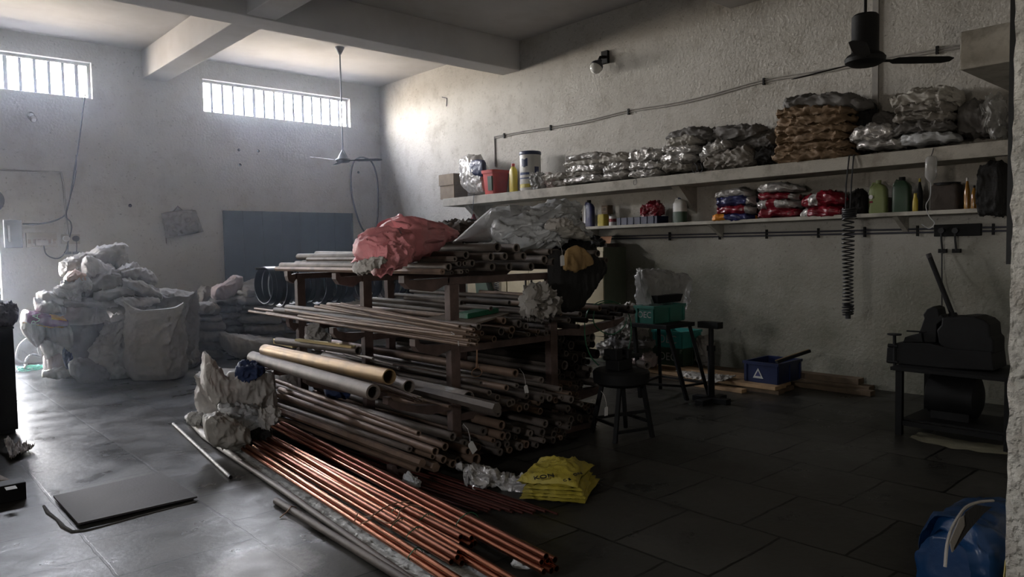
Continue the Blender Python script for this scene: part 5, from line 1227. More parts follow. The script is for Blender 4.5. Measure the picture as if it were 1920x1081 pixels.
# wires, conduits and lamp on the right wall
cp = [at(u, v, X=XR - .012) for u, v in ((928, 312), (928, 285), (927, 256))]
cn = thing('conduit', 'long sagging grey conduit running across the upper right wall', 'conduit', cp[0])
MB().tube(cp, .011, 8).build('drop_pipe', m_paint_g, cn)
for dz in (0, -.028):
    curve_tube([at(u, v, X=XR - .012) + Vector((0, 0, dz)) for u, v in ((927, 256), (975, 247), (1032, 238), (1100, 226), (1178, 207), (1260, 194), (1330, 178), (1432, 150), (1530, 134), (1620, 117), (1700, 102), (1805, 84), (1860, 76))], .008, 'cable_run', m_paint_g, parent=cn)
for (u, v) in ((945, 253), (1032, 238), (1178, 208), (1432, 151), (1757, 92)):
    q = at(u, v, X=XR - .02); MB().box(q.x - .01, XR - .001, q.y - .012, q.y + .012, q.z - .05, q.z + .03).build('clip', m_black, cn, smooth=False)
cn = thing('conduit', 'straight dark twin conduit with clips below the lower shelf', 'conduit', (XR, 4, 1.7))
for dz in (.018, -.018):
    MB().cyl((XR - .014, 7.2, 1.745 + dz), (XR - .014, 1.4, 1.705 + dz), .010, 8).build('pipe_run', m_cable, cn)
for u in (1255, 1349, 1437, 1534, 1621, 1720, 1862):
    q = at(u, 438, X=XR - .02); z = lerp(1.745, 1.705, (7.2 - q.y) / 5.8)
    MB().box(XR - .03, XR - .001, q.y - .01, q.y + .01, z - .055, z + .055).build('clip', m_black, cn, smooth=False)
q0 = at(1643, 118, X=XR); q1 = at(1643, 232, X=XR)
tag(MB().box(XR - .03, XR, q0.y - .03, q0.y + .03, q1.z - .35, ZC - .5).build('cable_channel', m_paint_g, smooth=False), 'vertical trunking on the wall behind the near fan', 'trunking')
sb = thing('socket_board', 'black socket board with two plugs below the lower shelf', 'socket board', at(1795, 433, X=XR))
q = at(1795, 433, X=XR)
MB().box(XR - .05, XR, q.y - .22, q.y + .20, q.z - .05, q.z + .07).build('board', m_black, sb, smooth=False, bevel=.005)
for u in (1766, 1792):
    a = at(u, 432, X=XR - .07)
    MB().cyl((XR - .05, a.y, a.z), (XR - .10, a.y, a.z), .028, 16).build('plug', m_blk_rub, sb)
    e_ = at(u, 470, X=XR - .06)
    MB().tube([(XR - .09, a.y, a.z - .02), (XR - .08, a.y, (a.z + e_.z) / 2), (XR - .05, a.y, e_.z)], .010, 8).build('cord', m_blk_rub, sb)
    MB().box(XR - .06, XR - .01, e_.y - .035, e_.y + .035, e_.z - .02, e_.z + .02).build('cord_clamp', m_black, sb, smooth=False)
a = at(1766, 470, X=XR - .05); 
curve_tube([a, at(1766, 540, X=XR - .2), at(1766, 600, X=7.6), at(1766, 640, X=7.0)], .007, 'power_cord', m_blk_rub, 'black power cord hanging from the socket board to the machine', 'cord')
# coiled air hose
hx = MB(); top_ = at(1592, 312, X=7.70); mid_ = at(1590, 400, X=7.70); bot = at(1590, 582, X=7.66)
hs = thing('coiled_hose', 'black coiled air hose hanging down from the upper shelf edge', 'hose', bot)
turns = 24; pts = []
for i in range(turns * 12 + 1):
    t = i / (turns * 12); th = 2 * pi * turns * t; R_ = .052 + .006 * sin(t * 7)
    pts.append(mid_.lerp(bot, t ** .85) + Vector((R_ * sin(th), R_ * cos(th), 0)))
MB().tube(pts, .0075, 6).build('hose_coil', m_blk_rub, hs)
pts = []
for i in range(5 * 12 + 1):
    t = i / 60; th = 2 * pi * 5 * t; pts.append(at(1592, 390, X=7.70).lerp(at(1592, 408, X=7.70), t) + Vector((.065 * sin(th), .065 * cos(th), 0)))
MB().tube(pts, .009, 6).build('bunched_coil', m_blk_rub, hs)
for dy in (-.02, .025):
    MB().tube([Vector((SX + .02, top_.y + dy, SZ + .01)), Vector((SX - .02, top_.y + dy, SZ + .005)), Vector((7.70, top_.y + dy * 1.2, 2.2)), Vector((7.70, mid_.y + dy, mid_.z))], .008, 6).build('hose_lead', m_blk_rub, hs)
pts = []
for i in range(4 * 12 + 1):
    t = i / 48; th = 2 * pi * 4 * t; pts.append(at(1590, 572, X=7.66).lerp(at(1590, 590, X=7.66), t) + Vector((.048 * sin(th), .048 * cos(th), 0)))
MB().tube(pts, .009, 6).build('end_coil', m_blk_rub, hs)
MB().cyl(at(1590, 586, X=7.66), at(1590, 597, X=7.66), .028, 14).build('coupling', m_blk_rub, hs)
# wall lamp
q = at(1137, 108, X=XR)
wl = thing('wall_lamp', 'unlit round globe wall lamp high on the right wall', 'wall lamp', q)
MB().box(XR - .05, XR, q.y - .06, q.y + .06, q.z - .09, q.z + .09).build('back_plate', m_black, wl, smooth=False, bevel=.004)
c = at(1118, 126, X=XR - .20); s = dist(c) / FPX
MB().tube([(XR - .05, q.y, q.z), (XR - .12, q.y + .01, q.z - .01), tuple(c + Vector((.05, 0, .09)))], .022, 10).build('lamp_arm', m_black, wl)
ax = (Vector((XR - .1, q.y, q.z)) - c).normalized()
MB().lathe(c - ax * .0, [(.002, -.095), (.05, -.082), (.082, -.045), (.092, 0), (.082, .04), (.055, .07)], 24, axis=ax).build('globe', m_glow, wl)
MB().lathe(c, [(.095, .005), (.088, .045), (.060, .078), (.035, .10), (.03, .13)], 24, axis=ax).build('shade_cap', m_cable, wl)
tag(MB().tube([at(829, 182, X=XR - .01), at(838, 184, X=XR - .01), at(837, 199, X=XR - .01)], .008, 6).build('wall_hook', m_cable), 'small bent hook on the right wall near the corner', 'hook')
curve_tube([at(889, 362, X=7.76), at(887, 385, X=7.76), at(885, 402, X=7.76), at(890, 412, X=7.80), at(897, 416, X=7.9)], .006, 'hanging_wire', m_cable, 'thin dark wire hanging over the left end of the upper shelf', 'wire')
jb = at(888, 411, X=XR - .3)
tag(MB().lathe(jb, [(.05, -.04), (.055, 0), (.03, .05), (.022, .09)], 14).build('small_bottle', m_dred), 'small dark bottle top peeking over the brown tarpaulin', 'bottle')

# ------------------------------------------------------------------ ceiling fans
def fan(name, label, top, zb, canopy_r, body, R_, ang, tilt=0):
    f = thing(name, label, 'ceiling fan', (top.x, top.y, zb))
    MB().lathe((top.x, top.y, zb + body[1]), [(.012, 0), (.012, ZC - zb - body[1] - .08)], 10).build('down_rod', m_fan if body[2] else m_black, f)
    MB().lathe((top.x, top.y, ZC - .12), [(.022, 0), (.03, .02), (.075, .105), (.078, .12)], 20).build('canopy', m_fan if body[2] else m_black, f)
    mt = m_fan if body[2] else m_black
    if body[2]: pr = [(.04, -.045), (.10, -.035), (.125, -.01), (.12, .015), (.09, .03), (.06, .09), (.025, .15), (.016, .17)]
    else: pr = [(.05, -.05), (.10, -.045), (.145, -.02), (.15, .01), (.13, .035), (.105, .05), (.10, .06), (.098, .33), (.085, .345), (.02, .35)]
    MB().lathe((top.x, top.y, zb), pr, 28).build('motor_housing', mt, f)
    for k in range(3):
        a = ang + k * 2 * pi / 3; ca, sa = cos(a), sin(a); b = MB()
        def P(r, w_, z): return Vector((top.x + ca * r - sa * w_, top.y + sa * r + ca * w_, zb + z))
        vs = []
        for (r, hw) in ((.10, .02), (.20, .022), (.24, .055), (R_ * .6, .062), (R_ * .92, .058), (R_, .03)):
            vs += [P(r, -hw, -.012 + hw * .18), P(r, hw, -.012 - hw * .18), P(r, hw, -.008 - hw * .18), P(r, -hw, -.008 + hw * .18)]
        fs = []
        for i in range(5):
            for j in range(4): fs.append((i * 4 + j, i * 4 + (j + 1) % 4, i * 4 + 4 + (j + 1) % 4, i * 4 + 4 + j))
        fs += [(3, 2, 1, 0), (20, 21, 22, 23)]
        b.add(vs, fs); b.build('blade', mt, f, smooth=False)
f1 = at(637, 92, Z=ZC - .03); zb1 = at(645, 305, X=f1.x).z
f1b = at(645, 300, Y=f1.y)
fan('ceiling_fan', 'pale grey ceiling fan on a long rod before the back window', f1, f1b.z, .08, (0, .16, True), .66, radians(-47))
f2 = at(1622, 112, Z=3.03)
fan('ceiling_fan', 'black ceiling fan in silhouette against the right wall', f2, 3.03, .08, (0, .34, False), .68, radians(-42))

# ------------------------------------------------------------------ back wall fittings
def bw(u, v, off=.012): return at(u, v, Y=YB - off)
q = bw(27, 437)
o = thing('switch_box', 'dark grey metal switch box on the back wall at the far left', 'switch box', q)
a = bw(5, 412); b = bw(42, 464)
MB().box(a.x, b.x, YB - .07, YB, b.z, a.z).build('box_body', m_board, o, smooth=False, bevel=.004)
MB().box(lerp(a.x, b.x, .2), lerp(a.x, b.x, .32), YB - .085, YB - .07, lerp(b.z, a.z, .2), lerp(b.z, a.z, .8)).build('handle', m_white, o, smooth=False)
a = bw(48, 436); b = bw(107, 463)
o = thing('switch_board', 'old cream switchboard with plug and sockets on back wall', 'switch board', bw(77, 450))
MB().box(a.x, b.x, YB - .04, YB, b.z, a.z).build('board', m_bake, o, smooth=False, bevel=.004)
for k in range(6):
    x = lerp(a.x, b.x, .1 + .16 * k); MB().box(x - .02, x + .02, YB - .048, YB - .04, lerp(b.z, a.z, .25), lerp(b.z, a.z, .55)).build('switch', m_card, o, smooth=False)
pq = bw(79, 455, .08)
MB().box(pq.x - .09, pq.x + .08, YB - .10, YB - .049, pq.z - .04, pq.z + .04).build('plug', m_wht, o, smooth=False, bevel=.006)
a = bw(114, 439); b = bw(150, 457)
o = thing('socket_plate', 'dark double socket with two round plugs near the sacks', 'socket', bw(131, 448))
MB().box(a.x, b.x, YB - .03, YB, b.z, a.z).build('plate', m_bake, o, smooth=False)
for u in (124, 142):
    c = bw(u, 447, .05); MB().cyl((c.x, YB - .03, c.z), (c.x, YB - .09, c.z), .045, 16).build('plug', m_wht if u == 124 else m_cable, o)
for u in (127, 143):
    c = bw(u, 474); MB().box(c.x - .05, c.x + .05, YB - .03, YB, c.z - .02, c.z + .02).build('hanging_plug', m_cable, o, smooth=False)
    MB().tube([bw(u, 450, .05), bw(u + 1, 460, .03), bw(u, 474, .02)], .006, 6).build('cord', m_cable, o)
o = curve_tube([bw(u, v, .02) for u, v in ((160, 176), (155, 210), (147, 275), (139, 320), (131, 370), (123, 400), (110, 410), (80, 418), (42, 419))], .010, 'hanging_cable', m_cable, 'blue grey cable dropping from the window to the switch box', 'cable')
o = curve_tube([bw(u, v, .035) for u, v in ((143, 290), (141, 330), (130, 375), (124, 404), (132, 416), (134, 430), (128, 452), (124, 470), (112, 483), (98, 483), (86, 475), (82, 458))], .010, 'hanging_cable', m_cable, 'second dark cable looping from the sockets to the switchboard plug', 'cable')
o = curve_tube([bw(u, v, .035) for u, v in ((122, 404), (100, 415), (65, 421), (42, 420))], .008, 'hanging_cable', m_cable, 'thin lower cable sagging beside the switch box', 'cable')
o = thing('conduit', 'pale conduit bending down toward the sockets on the back wall', 'conduit', bw(60, 322))
MB().tube([bw(-20, 317, .02), bw(0, 318, .02), bw(60, 321, .02), bw(114, 322, .02)], .012, 8).build('upper_run', m_paint_g, o)
MB().tube([bw(114, 321, .02), bw(119, 345, .02), bw(123, 400, .02), bw(128, 440, .02)], .016, 8).build('drop_run', m_paint_g, o)
q = bw(-21, 375); MB().lathe((q.x, YB - .06, q.z), [(.18, 0), (.19, .02), (.19, .06)], 24, axis=Vector((0, 1, 0))).build('round_box', m_cable, o)
q = bw(57, 217, .0); o = thing('wall_light', 'tiny white wall light under the left window', 'wall light', q)
MB().lathe(q, [(.06, 0), (.06, .02), (.03, .04), (.03, .07)], 16, axis=Vector((0, -1, 0))).build('base', m_paint_g, o)
MB().lathe(q + Vector((.02, -.07, -.03)), [(.03, 0), (.05, .03), (.05, .06), (.03, .09)], 16, axis=Vector((0, -.8, -.6)).normalized()).build('bulb', m_glow, o)
hb_ = thing('hanging_bag', 'grey square bag hanging flat on the back wall', 'bag', bw(340, 420))
def hbag(u, v):
    A, B, C_, D = at(302, 400, Y=YB - .03), at(366, 394, Y=YB - .03), at(381, 434, Y=YB - .03), at(311, 446, Y=YB - .03)
    p = A.lerp(B, u).lerp(D.lerp(C_, u), v); k = sin(pi * u) * sin(pi * v)
    q = Vector((p.x * 9, 0, p.z * 9)); p.y -= .10 * k ** .6 + .03 * crease(q); p.z += .02 * sin(pi * u) * (1 - v) ; return p
MB().grid(hbag, 30, 24).build('bag_front', m_sack[2], hb_, solid=.006)
MB().tube([at(324, 398, Y=YB - .02), at(333, 386, Y=YB - .01), at(344, 396, Y=YB - .02)], .012, 6).build('loop', m_sack[2], hb_)
MB().tube([at(311, 444, Y=YB - .03), at(312, 456, Y=YB - .02)], .008, 6).build('tassel', m_sack[2], hb_)
curve_tube([bw(u, v, .03) for u, v in ((672, 296), (662, 306), (658, 330), (660, 365), (668, 400), (680, 430), (694, 440), (706, 420), (709, 380), (707, 335), (698, 305), (685, 296))], .016, 'hose_loop', m_cable, 'large dark hose loop hanging on the back wall beside the fan', 'hose', closed=True)
for k, (u, v) in enumerate(((244, 385), (448, 281), (450, 309), (484, 283), (672, 323))):
    q = bw(u, v, 0); m_ = MB().lathe(q, [(.028, 0), (.02, .012), (.012, .03)], 10, axis=Vector((0, -1, 0))).build('wall_plug', m_cable)
    tag(m_, 'small dark fixing plug on the back wall, %s' % ('left of the hanging bag', 'upper left of the pair', 'lower left below its pair', 'right one over the green door', 'inside the hose loop')[k], 'wall plug')

# ------------------------------------------------------------------ black hoops hanging behind the rack
hr = thing('hanger_bar', 'steel bar on two stands carrying black hoops behind the rack', 'rail', (4.8, 8.9, 0))
zt = at(560, 498, Y=9.0).z
MB().cyl((3.78, 9.0, zt - .02), (6.35, 9.0, zt - .02), .018, 10).build('bar', m_black, hr)
for x in (4.76, 6.1):
    MB().box(x - .025, x + .025, 8.975, 9.025, 0, zt - .03).box(x - .02, x + .02, 8.75, 9.25, 0, .03).build('stand_leg', m_black, hr, smooth=False)
hoops = [3.92, 3.99, 4.10, 4.17, 4.28, 4.36, 4.45, 4.52, 4.62, 4.70, 4.80, 4.88, 4.97, 5.25, 5.36, 5.44, 5.60, 5.72, 5.85, 5.95]
for k, x in enumerate(hoops):
    R_ = .235 + .012 * ((k * 7) % 3); mb = MB(); wv = .034 if k % 3 else .045; n = 40; tl = (-.25, .12, -.08, .2)[k % 4]
    cz = zt - .002 - R_ + .005; vs = []
    for i in range(n):
        a = 2 * pi * i / n
        for (ro, dx) in ((R_, -wv), (R_, wv), (R_ - .012, wv), (R_ - .012, -wv)):
            vs.append(Vector((x + dx + tl * (cos(a) * ro) * .35, 9.0 + ro * cos(a), cz + ro * sin(a))))
    fs = [(i * 4 + j, i * 4 + (j + 1) % 4, ((i + 1) % n) * 4 + (j + 1) % 4, ((i + 1) % n) * 4 + j) for i in range(n) for j in range(4)]
    mb.add(vs, fs); o = mb.build('steel_hoop', m_blk_hoop)
    tag(o, 'black steel hoop hanging from the bar behind the rack, number %d from the left' % (k + 1), 'hoop', 'black hoops hanging behind the rack')

# ------------------------------------------------------------------ beige cupboards along the right wall
for k in range(3):
    y0 = 6.79 + k * 1.02; y1 = y0 + 1.0
    c = thing('steel_cupboard', 'beige steel cupboard along the right wall, %s of three' % ('nearest', 'middle', 'farthest')[k], 'cupboard', (8.05, (y0 + y1) / 2, 0))
    MB().box(7.82, 8.29, y0, y1, 0, 1.607).build('body', m_olive, c, smooth=False, bevel=.004)
    MB().box(7.80, 7.82, y0, y1, 1.55, 1.607).build('top_rail', m_beige, c, smooth=False)
    for a_, b_ in ((y0 + .004, (y0 + y1) / 2 - .004), ((y0 + y1) / 2 + .004, y1 - .004)):
        d = MB().box(7.80, 7.82, a_, b_, .64, 1.545).build('door', m_beige, c, smooth=False, bevel=.003)
        MB().box(7.785, 7.80, a_ + .05 if a_ > y0 + .1 else b_ - .07, (a_ + .07) if a_ > y0 + .1 else b_ - .05, 1.02, 1.14).build('handle', m_black, d, smooth=False)
        for z0, z1 in ((.36, .63), (.06, .35)):
            dd = MB().box(7.80, 7.82, a_, b_, z0, z1).build('drawer', m_beige, c, smooth=False, bevel=.003)
            MB().box(7.787, 7.80, (a_ + b_) / 2 - .06, (a_ + b_) / 2 + .06, z1 - .07, z1 - .05).build('handle', m_black, dd, smooth=False)
pt = MB().prism([at(1120, 457, X=7.95), at(1144, 456, X=7.95), at(1147, 443, X=8.05), at(1126, 444, X=8.05)], (.004, 0, .004))
tag(pt.build('orange_sheet', M('faded orange card', (.42, .22, .12), .7), smooth=False), 'small faded orange card lying on the nearest cupboard', 'card')
shelf_bag('dark_clutter', [(1098,450,458),(1110,443,459),(1125,447,460),(1138,452,460)], m_blkcl, 'dark clutter of cloth on top of the nearest cupboard', 330, 8.0, .25, .02, 'cloth', 12)
tag(MB().box(7.95, 8.2, 6.85, 7.1, 1.608, 1.66).build('dark_carton', m_brncl, smooth=False), 'flat dark carton behind the orange card on the cupboard', 'box')
tag(MB().prism([at(890, 522, X=7.66), at(908, 519, X=7.66), at(916, 547, X=7.66), at(893, 551, X=7.66)], (.12, 0, 0)).build('green_case', m_dgreen, smooth=False, bevel=.004), 'dark green case fixed to the cupboard front, seen behind the rack', 'case')
pts = []
for i in range(9 * 10 + 1):
    t = i / 90; th = 2 * pi * 9 * t; pts.append(at(931, 514, X=7.76).lerp(at(931, 546, X=7.76), t) + Vector((.035 * sin(th), .035 * cos(th), 0)))
tag(MB().tube(pts, .006, 6).build('spiral_cord', m_blk_rub), 'black spiral cord hanging between rack and cupboards', 'cord')

# ------------------------------------------------------------------ crates, stands and timber on the right
def crate(name, label, P, L, R, h, mat, txt=None, txm=None, side='L', parts=True, tsz=.09):
    P, L, R = Vector(P), Vector(L), Vector(R); z = P.z; L.z = R.z = z
    t = thing(name, label, 'crate', P); a = L - P; b = R - P; la, lb = a.length, b.length; ua, ub = a.normalized(), b.normalized()
    up = Vector((0, 0, 1)); mb = MB(); th = .012
    def blk(o_, va, vb, z0, z1, m_): 
        o_ = Vector(o_); m_.hexa([o_ + up * z0, o_ + va + up * z0, o_ + va + vb + up * z0, o_ + vb + up * z0, o_ + up * z1, o_ + va + up * z1, o_ + va + vb + up * z1, o_ + vb + up * z1])
    blk(P, a, b, 0, .01, mb)
    blk(P, ua * th, b, .01, h, mb); blk(P + a - ua * th, ua * th, b, .01, h, mb)
    blk(P + ua * th, a - ua * 2 * th, ub * th, .01, h, mb); blk(P + ua * th + b - ub * th, a - ua * 2 * th, ub * th, .01, h, mb)
    mb.build('crate_body', mat, t, smooth=False)
    rm = MB(); e = .016
    for (o_, va, vb) in ((P - ua * e - ub * e, ua * e, b + ub * 2 * e), (P + a - ub * e, ua * e, b + ub * 2 * e), (P - ub * e, a, ub * e), (P + b, a, ub * e)):
        blk(o_, va, vb, h - .03, h, rm)
    for (o_, va, vb) in ((P - ub * .01, ua * .03, ub * .01), (P + a - ua * .03 - ub * .01, ua * .03, ub * .01), (P - ua * .01, ua * .01, ub * .03), (P + b - ub * .03 - ua * .01, ua * .01, ub * .03),
                         (P + a * .0 + b * .5 - ua * .01, ua * .01, ub * .02)):
        blk(o_, va, vb, .01, h - .03, rm)
    rm.build('rim', mat, t, smooth=False)
    if txt:
        if side == 'L': c = P + a * .5 - ub * .003; rz = math.atan2(-ua.y, -ua.x)
        else: c = P + b * .5 - ua * .003; rz = math.atan2(ub.y, ub.x)
        text(txt, t, c + up * h * .48, (radians(90), 0, rz), tsz, txm or m_plas)
    return t
m_lett = M('pale grey marking paint', (.45, .46, .44), .6, bump=0)
P = at(1280, 695, Z=.11); L = at(1226, 688, Z=.11); R = at(1312, 692, Z=.11)
P.x = L.x = 7.62; L.y = P.y + .48; R = Vector((8.02, P.y, .11)); L.z = P.z
P.y = at(1279, 690, X=7.62).y; L.y = at(1225, 684, X=7.62).y; R.y = P.y
crate('green_crate', 'dull green crate, lower of the two lettered crates on the planks', P, L, R, .22, m_dgreen, 'OEC', m_lett, tsz=.14)
up_ = Vector((0, 0, .222))
crate('teal_crate', 'bright teal lettered crate stacked on the dull green one', P + up_, L + up_, R + up_, .21, m_teal_lit, 'OEC', m_lett, tsz=.14)
shelf_bag('grey_bag', [(1306,640,675),(1315,630,684),(1326,628,685),(1334,635,680)], m_sack[2], 'grey bag hanging in the shade behind the roller stand', 340, 7.95, .16, .02)
# trestle with its crate
tz_ = at(1235, 604, X=6.35).z
tt = thing('trestle_stand', 'black steel trestle with splayed legs under the small teal crate', 'trestle', (6.35, 4.75, 0))
MB().box(6.12, 6.62, 4.50, 4.98, tz_ - .04, tz_).build('top_plate', m_black, tt, smooth=False, bevel=.003)
lf = [Vector((6.14, 4.95, 0)), Vector((6.44, 4.46, 0)), Vector((6.12, 4.50, 0)), Vector((6.62, 4.96, 0))]
lf[0] = at(1201, 745, Z=0); lf[1] = at(1288, 750, Z=0)
tops = [Vector((6.16, 4.94, tz_ - .04)), Vector((6.20, 4.54, tz_ - .04)), Vector((6.58, 4.54, tz_ - .04)), Vector((6.58, 4.94, tz_ - .04))]
lf = [lf[0], lf[1], Vector((6.72, 4.40, 0)), Vector((6.74, 5.04, 0))]
for a_, b_ in zip(lf, tops): MB().bar(a_, b_, .035, .035).build('leg', m_black, tt, smooth=False)
for i, j in ((0, 1), (1, 2), (2, 3), (3, 0)):
    MB().bar(lf[i].lerp(tops[i], .2), lf[j].lerp(tops[j], .2), .022, .022).build('stretcher', m_black, tt, smooth=False)
P = at(1226, 603, Z=tz_ + .0005); L = at(1193, 598, Z=tz_ + .0005); R = at(1282, 599, Z=tz_ + .0005)
P = Vector((6.17, 4.55, tz_ + .0005)); P.y = at(1226, 603, X=6.17).y; L = Vector((6.17, at(1192, 598, X=6.17).y, P.z)); R = Vector((at(1283, 599, Y=P.y).x, P.y, P.z))
crate('teal_crate', 'dark teal crate on the black trestle holding a clear bag', P, L, R, .185, m_teal, 'OEC', m_lett, tsz=.09)
tag(blob('clear_bag', m_clear, [(1202,503,530),(1206,504,580),(1222,507,585),(1245,508,586),(1265,512,584),(1282,516,575),(1290,518,530)], Y=P.y + .22, depth=.2, seed=341, wr=.016, fs=9), 'large clear plastic bag standing up in the trestle crate', 'plastic bag')
a = at(1231, 569, Y=P.y + .06); b = at(1277, 550, Y=P.y + .06)
tag(MB().hexa([(a.x + .02, P.y + .05, a.z), (b.x - .02, P.y + .05, a.z), (b.x - .02, P.y + .12, a.z), (a.x + .02, P.y + .12, a.z), (a.x - .01, P.y + .03, b.z), (b.x, P.y + .03, b.z), (b.x, P.y + .13, b.z), (a.x - .01, P.y + .13, b.z)]).build('black_tray', m_black, smooth=False, bevel=.004), 'black plastic tray stuck in front of the clear bag', 'tray')
# sacks behind the trestle
for (nm, mt_, st, sd, lab, cat) in (('grey_sack', m_sack[1], [(1160,580,600),(1170,570,612),(1185,572,628),(1197,585,632),(1203,600,625)], 345, 'grey sack curving down behind the trestle', 'sack'),
     ('grey_sack', m_sack[2], [(1145,598,625),(1158,590,630),(1175,600,640),(1195,615,642),(1205,620,638)], 346, 'dusty sack under the curving grey sack', 'sack'),
     ('dark_sack', m_sack[3], [(1150,628,650),(1170,620,655),(1195,632,652),(1225,640,650)], 347, 'dark sack between the two pale sacks by the cupboard', 'sack'),
     ('pale_sack', m_sack[1], [(1132,645,660),(1142,640,668),(1160,643,672),(1175,650,670),(1180,655,665)], 348, 'pale folded sack lowest behind the black stool', 'sack'),
     ('pinkish_bag', m_sack[4], [(1182,668,684),(1192,664,688),(1208,664,688),(1222,670,686)], 349, 'pinkish bag on the planks left of the green crate', 'bag')):
    tag(blob(nm, mt_, st, X=7.35, depth=.35, seed=sd, wr=.022, fs=9, stretch=(1, 1, 1.6)), lab, cat)
# roller stand
c = Vector((6.52, 4.24, 0)); zt2 = at(1335, 603, X=c.x).z
rs = thing('roller_stand', 'black T shaped roller stand on a heavy cross base', 'stand', c)
MB().cyl(c + Vector((0, 0, .06)), c + Vector((0, 0, .55)), .035, 16).build('outer_column', m_black, rs)
MB().cyl(c + Vector((0, 0, .55)), c + Vector((0, 0, zt2 - .06)), .026, 16).build('inner_column', m_black, rs)
MB().lathe(c + Vector((0, 0, .53)), [(.045, 0), (.045, .05)], 16).build('collar', m_black, rs)
MB().box(c.x - .05, c.x + .05, c.y - .11, c.y + .13, zt2 - .065, zt2).build('roller_head', m_black, rs, smooth=False, bevel=.004)
MB().box(c.x - .22, c.x + .22, c.y - .045, c.y + .045, 0, .05).box(c.x - .045, c.x + .045, c.y - .20, c.y + .20, .0, .055).build('cross_base', m_black, rs, smooth=False, bevel=.004)
# black stool with a heavy block
sc_ = Vector((4.83, 4.02, 0))
st_ = thing('work_stool', 'black round topped work stool with rungs beside the pipe ends', 'stool', sc_)
MB().lathe(sc_ + Vector((0, 0, .44)), [(.19, 0), (.235, .03), (.24, .11), (.22, .13)], 32).build('seat', m_black, st_)
feet = [Vector((4.965, 3.80, 0)), Vector((4.60, 3.90, 0)), Vector((4.72, 4.26, 0)), Vector((5.08, 4.18, 0))]
tps = [Vector((4.93, 3.87, .45)), Vector((4.70, 3.93, .45)), Vector((4.75, 4.16, .45)), Vector((4.97, 4.12, .45))]
for a_, b_ in zip(feet, tps): MB().bar(a_, b_, .032, .032).build('leg', m_black, st_, smooth=False)
for i, j, f in ((0, 1, .5), (0, 1, .18), (1, 2, .3), (2, 3, .3), (3, 0, .3)):
    MB().bar(feet[i].lerp(tps[i], f), feet[j].lerp(tps[j], f), .02, .025).build('rung', m_black, st_, smooth=False)
vs_t = thing('bench_vise', 'dark iron vise and fittings heaped on the black stool', 'vise', sc_ + Vector((0, 0, .571)))
MB().box(4.72, 4.90, 3.95, 4.10, .571, .66).build('vise_base', m_black, vs_t, smooth=False, bevel=.01)
MB().cyl((4.66, 4.06, .68), (5.0, 3.94, .68), .02, 12).build('screw', m_black, vs_t)
MB().box(4.70, 4.78, 3.96, 4.10, .66, .75).build('fixed_jaw', m_black, vs_t, smooth=False, bevel=.008)
MB().box(4.84, 4.90, 3.95, 4.07, .66, .74).build('moving_jaw', m_black, vs_t, smooth=False, bevel=.008)
MB().pipe((4.98, 3.86, .60), (5.02, 3.98, .60), .035, .022, 16).build('flange', m_pipe[2], vs_t)
# green hose loops
curve_tube([at(1182, 690, Y=4.3), at(1175, 670, Y=4.3), at(1183, 630, Y=4.35), at(1181, 595, Y=4.4), at(1165, 572, Y=4.45), at(1135, 563, Y=4.45), at(1108, 575, Y=4.4), at(1097, 600, Y=4.4), at(1098, 640, Y=4.35), at(1108, 668, Y=4.3), at(1122, 684, Y=4.3)], .005, 'green_hose', m_hose, 'outer loop of thin green hose hanging from the tube ends', 'hose')
curve_tube([at(1150, 566, Y=4.4), at(1122, 570, Y=4.42), at(1113, 590, Y=4.4), at(1115, 608, Y=4.4), at(1130, 622, Y=4.4), at(1150, 626, Y=4.42), at(1170, 612, Y=4.42), at(1176, 595, Y=4.44)], .005, 'green_hose', m_hose, 'inner loop of thin green hose over the second tier tubes', 'hose')
# timber on the floor
def plank(x0, x1, y0, y1, z0, z1, mat, label, rz=0):
    o = MB().box(x0, x1, y0, y1, z0, z1).build('plank', mat, smooth=False, bevel=.003); o.rotation_euler.z = rz
    tag(o, label, 'plank')
plank(7.30, 7.42, 3.92, 5.95, 0, .045, m_dwood, 'lowest front plank of the timber stack by the blue crate')
plank(7.47, 7.70, 3.95, 6.00, 0, .045, m_dwood, 'second plank lying on the floor in the timber stack')
plank(7.74, 8.02, 4.2, 6.15, 0, .10, m_dwood, 'thick dark timber at the foot of the right wall, left part')
plank(7.28, 7.52, 3.95, 5.10, .0465, .085, m_wood, 'broad pale board on top in front of the blue crate')
plank(7.33, 7.44, 5.12, 5.90, .0465, .085, m_wood, 'pale lit board running under the trestle to the left')
plank(7.54, 7.72, 4.0, 6.05, .0465, .108, m_wood, 'long tan board carrying the lettered crates')
plank(7.12, 7.22, 4.25, 5.0, 0, .04, m_wood, 'short pale batten on the floor in front of the timber stack')
plank(8.02, 8.16, 3.28, 4.15, 0, .07, m_dwood, 'dark timber right of the blue crate against the wall')
plank(8.04, 8.18, 3.40, 4.10, .0715, .135, m_dwood, 'upper dark timber right of the blue crate')
plank(7.86, 7.98, 3.2, 4.1, 0, .05, m_dwood, 'dark batten on the floor in front of the dark timber')
wc = MB(); W0 = [at(1250, 700, Z=.115), at(1262, 718, Z=.10), at(1335, 717, Z=.10), at(1330, 700, Z=.115)]
W0 = [Vector((7.32, 5.25, 0)), Vector((7.10, 5.0, 0)), Vector((7.12, 4.50, 0)), Vector((7.46, 4.52, 0))]
def cloth(u, v):
    p = W0[0].lerp(W0[3], u).lerp(W0[1].lerp(W0[2], u), v); q = Vector((p.x * 12, p.y * 12, 0)); 
    p.z = .095 + .025 * max(0, crease(q)) - (.04 * max(0, v - .55) if p.x < 7.28 else 0); return p
wc.grid(cloth, 36, 20)
tag(wc.build('white_cloth', m_sack[1], solid=.003), 'whitish sacking cloth spread over the boards by the trestle', 'cloth')
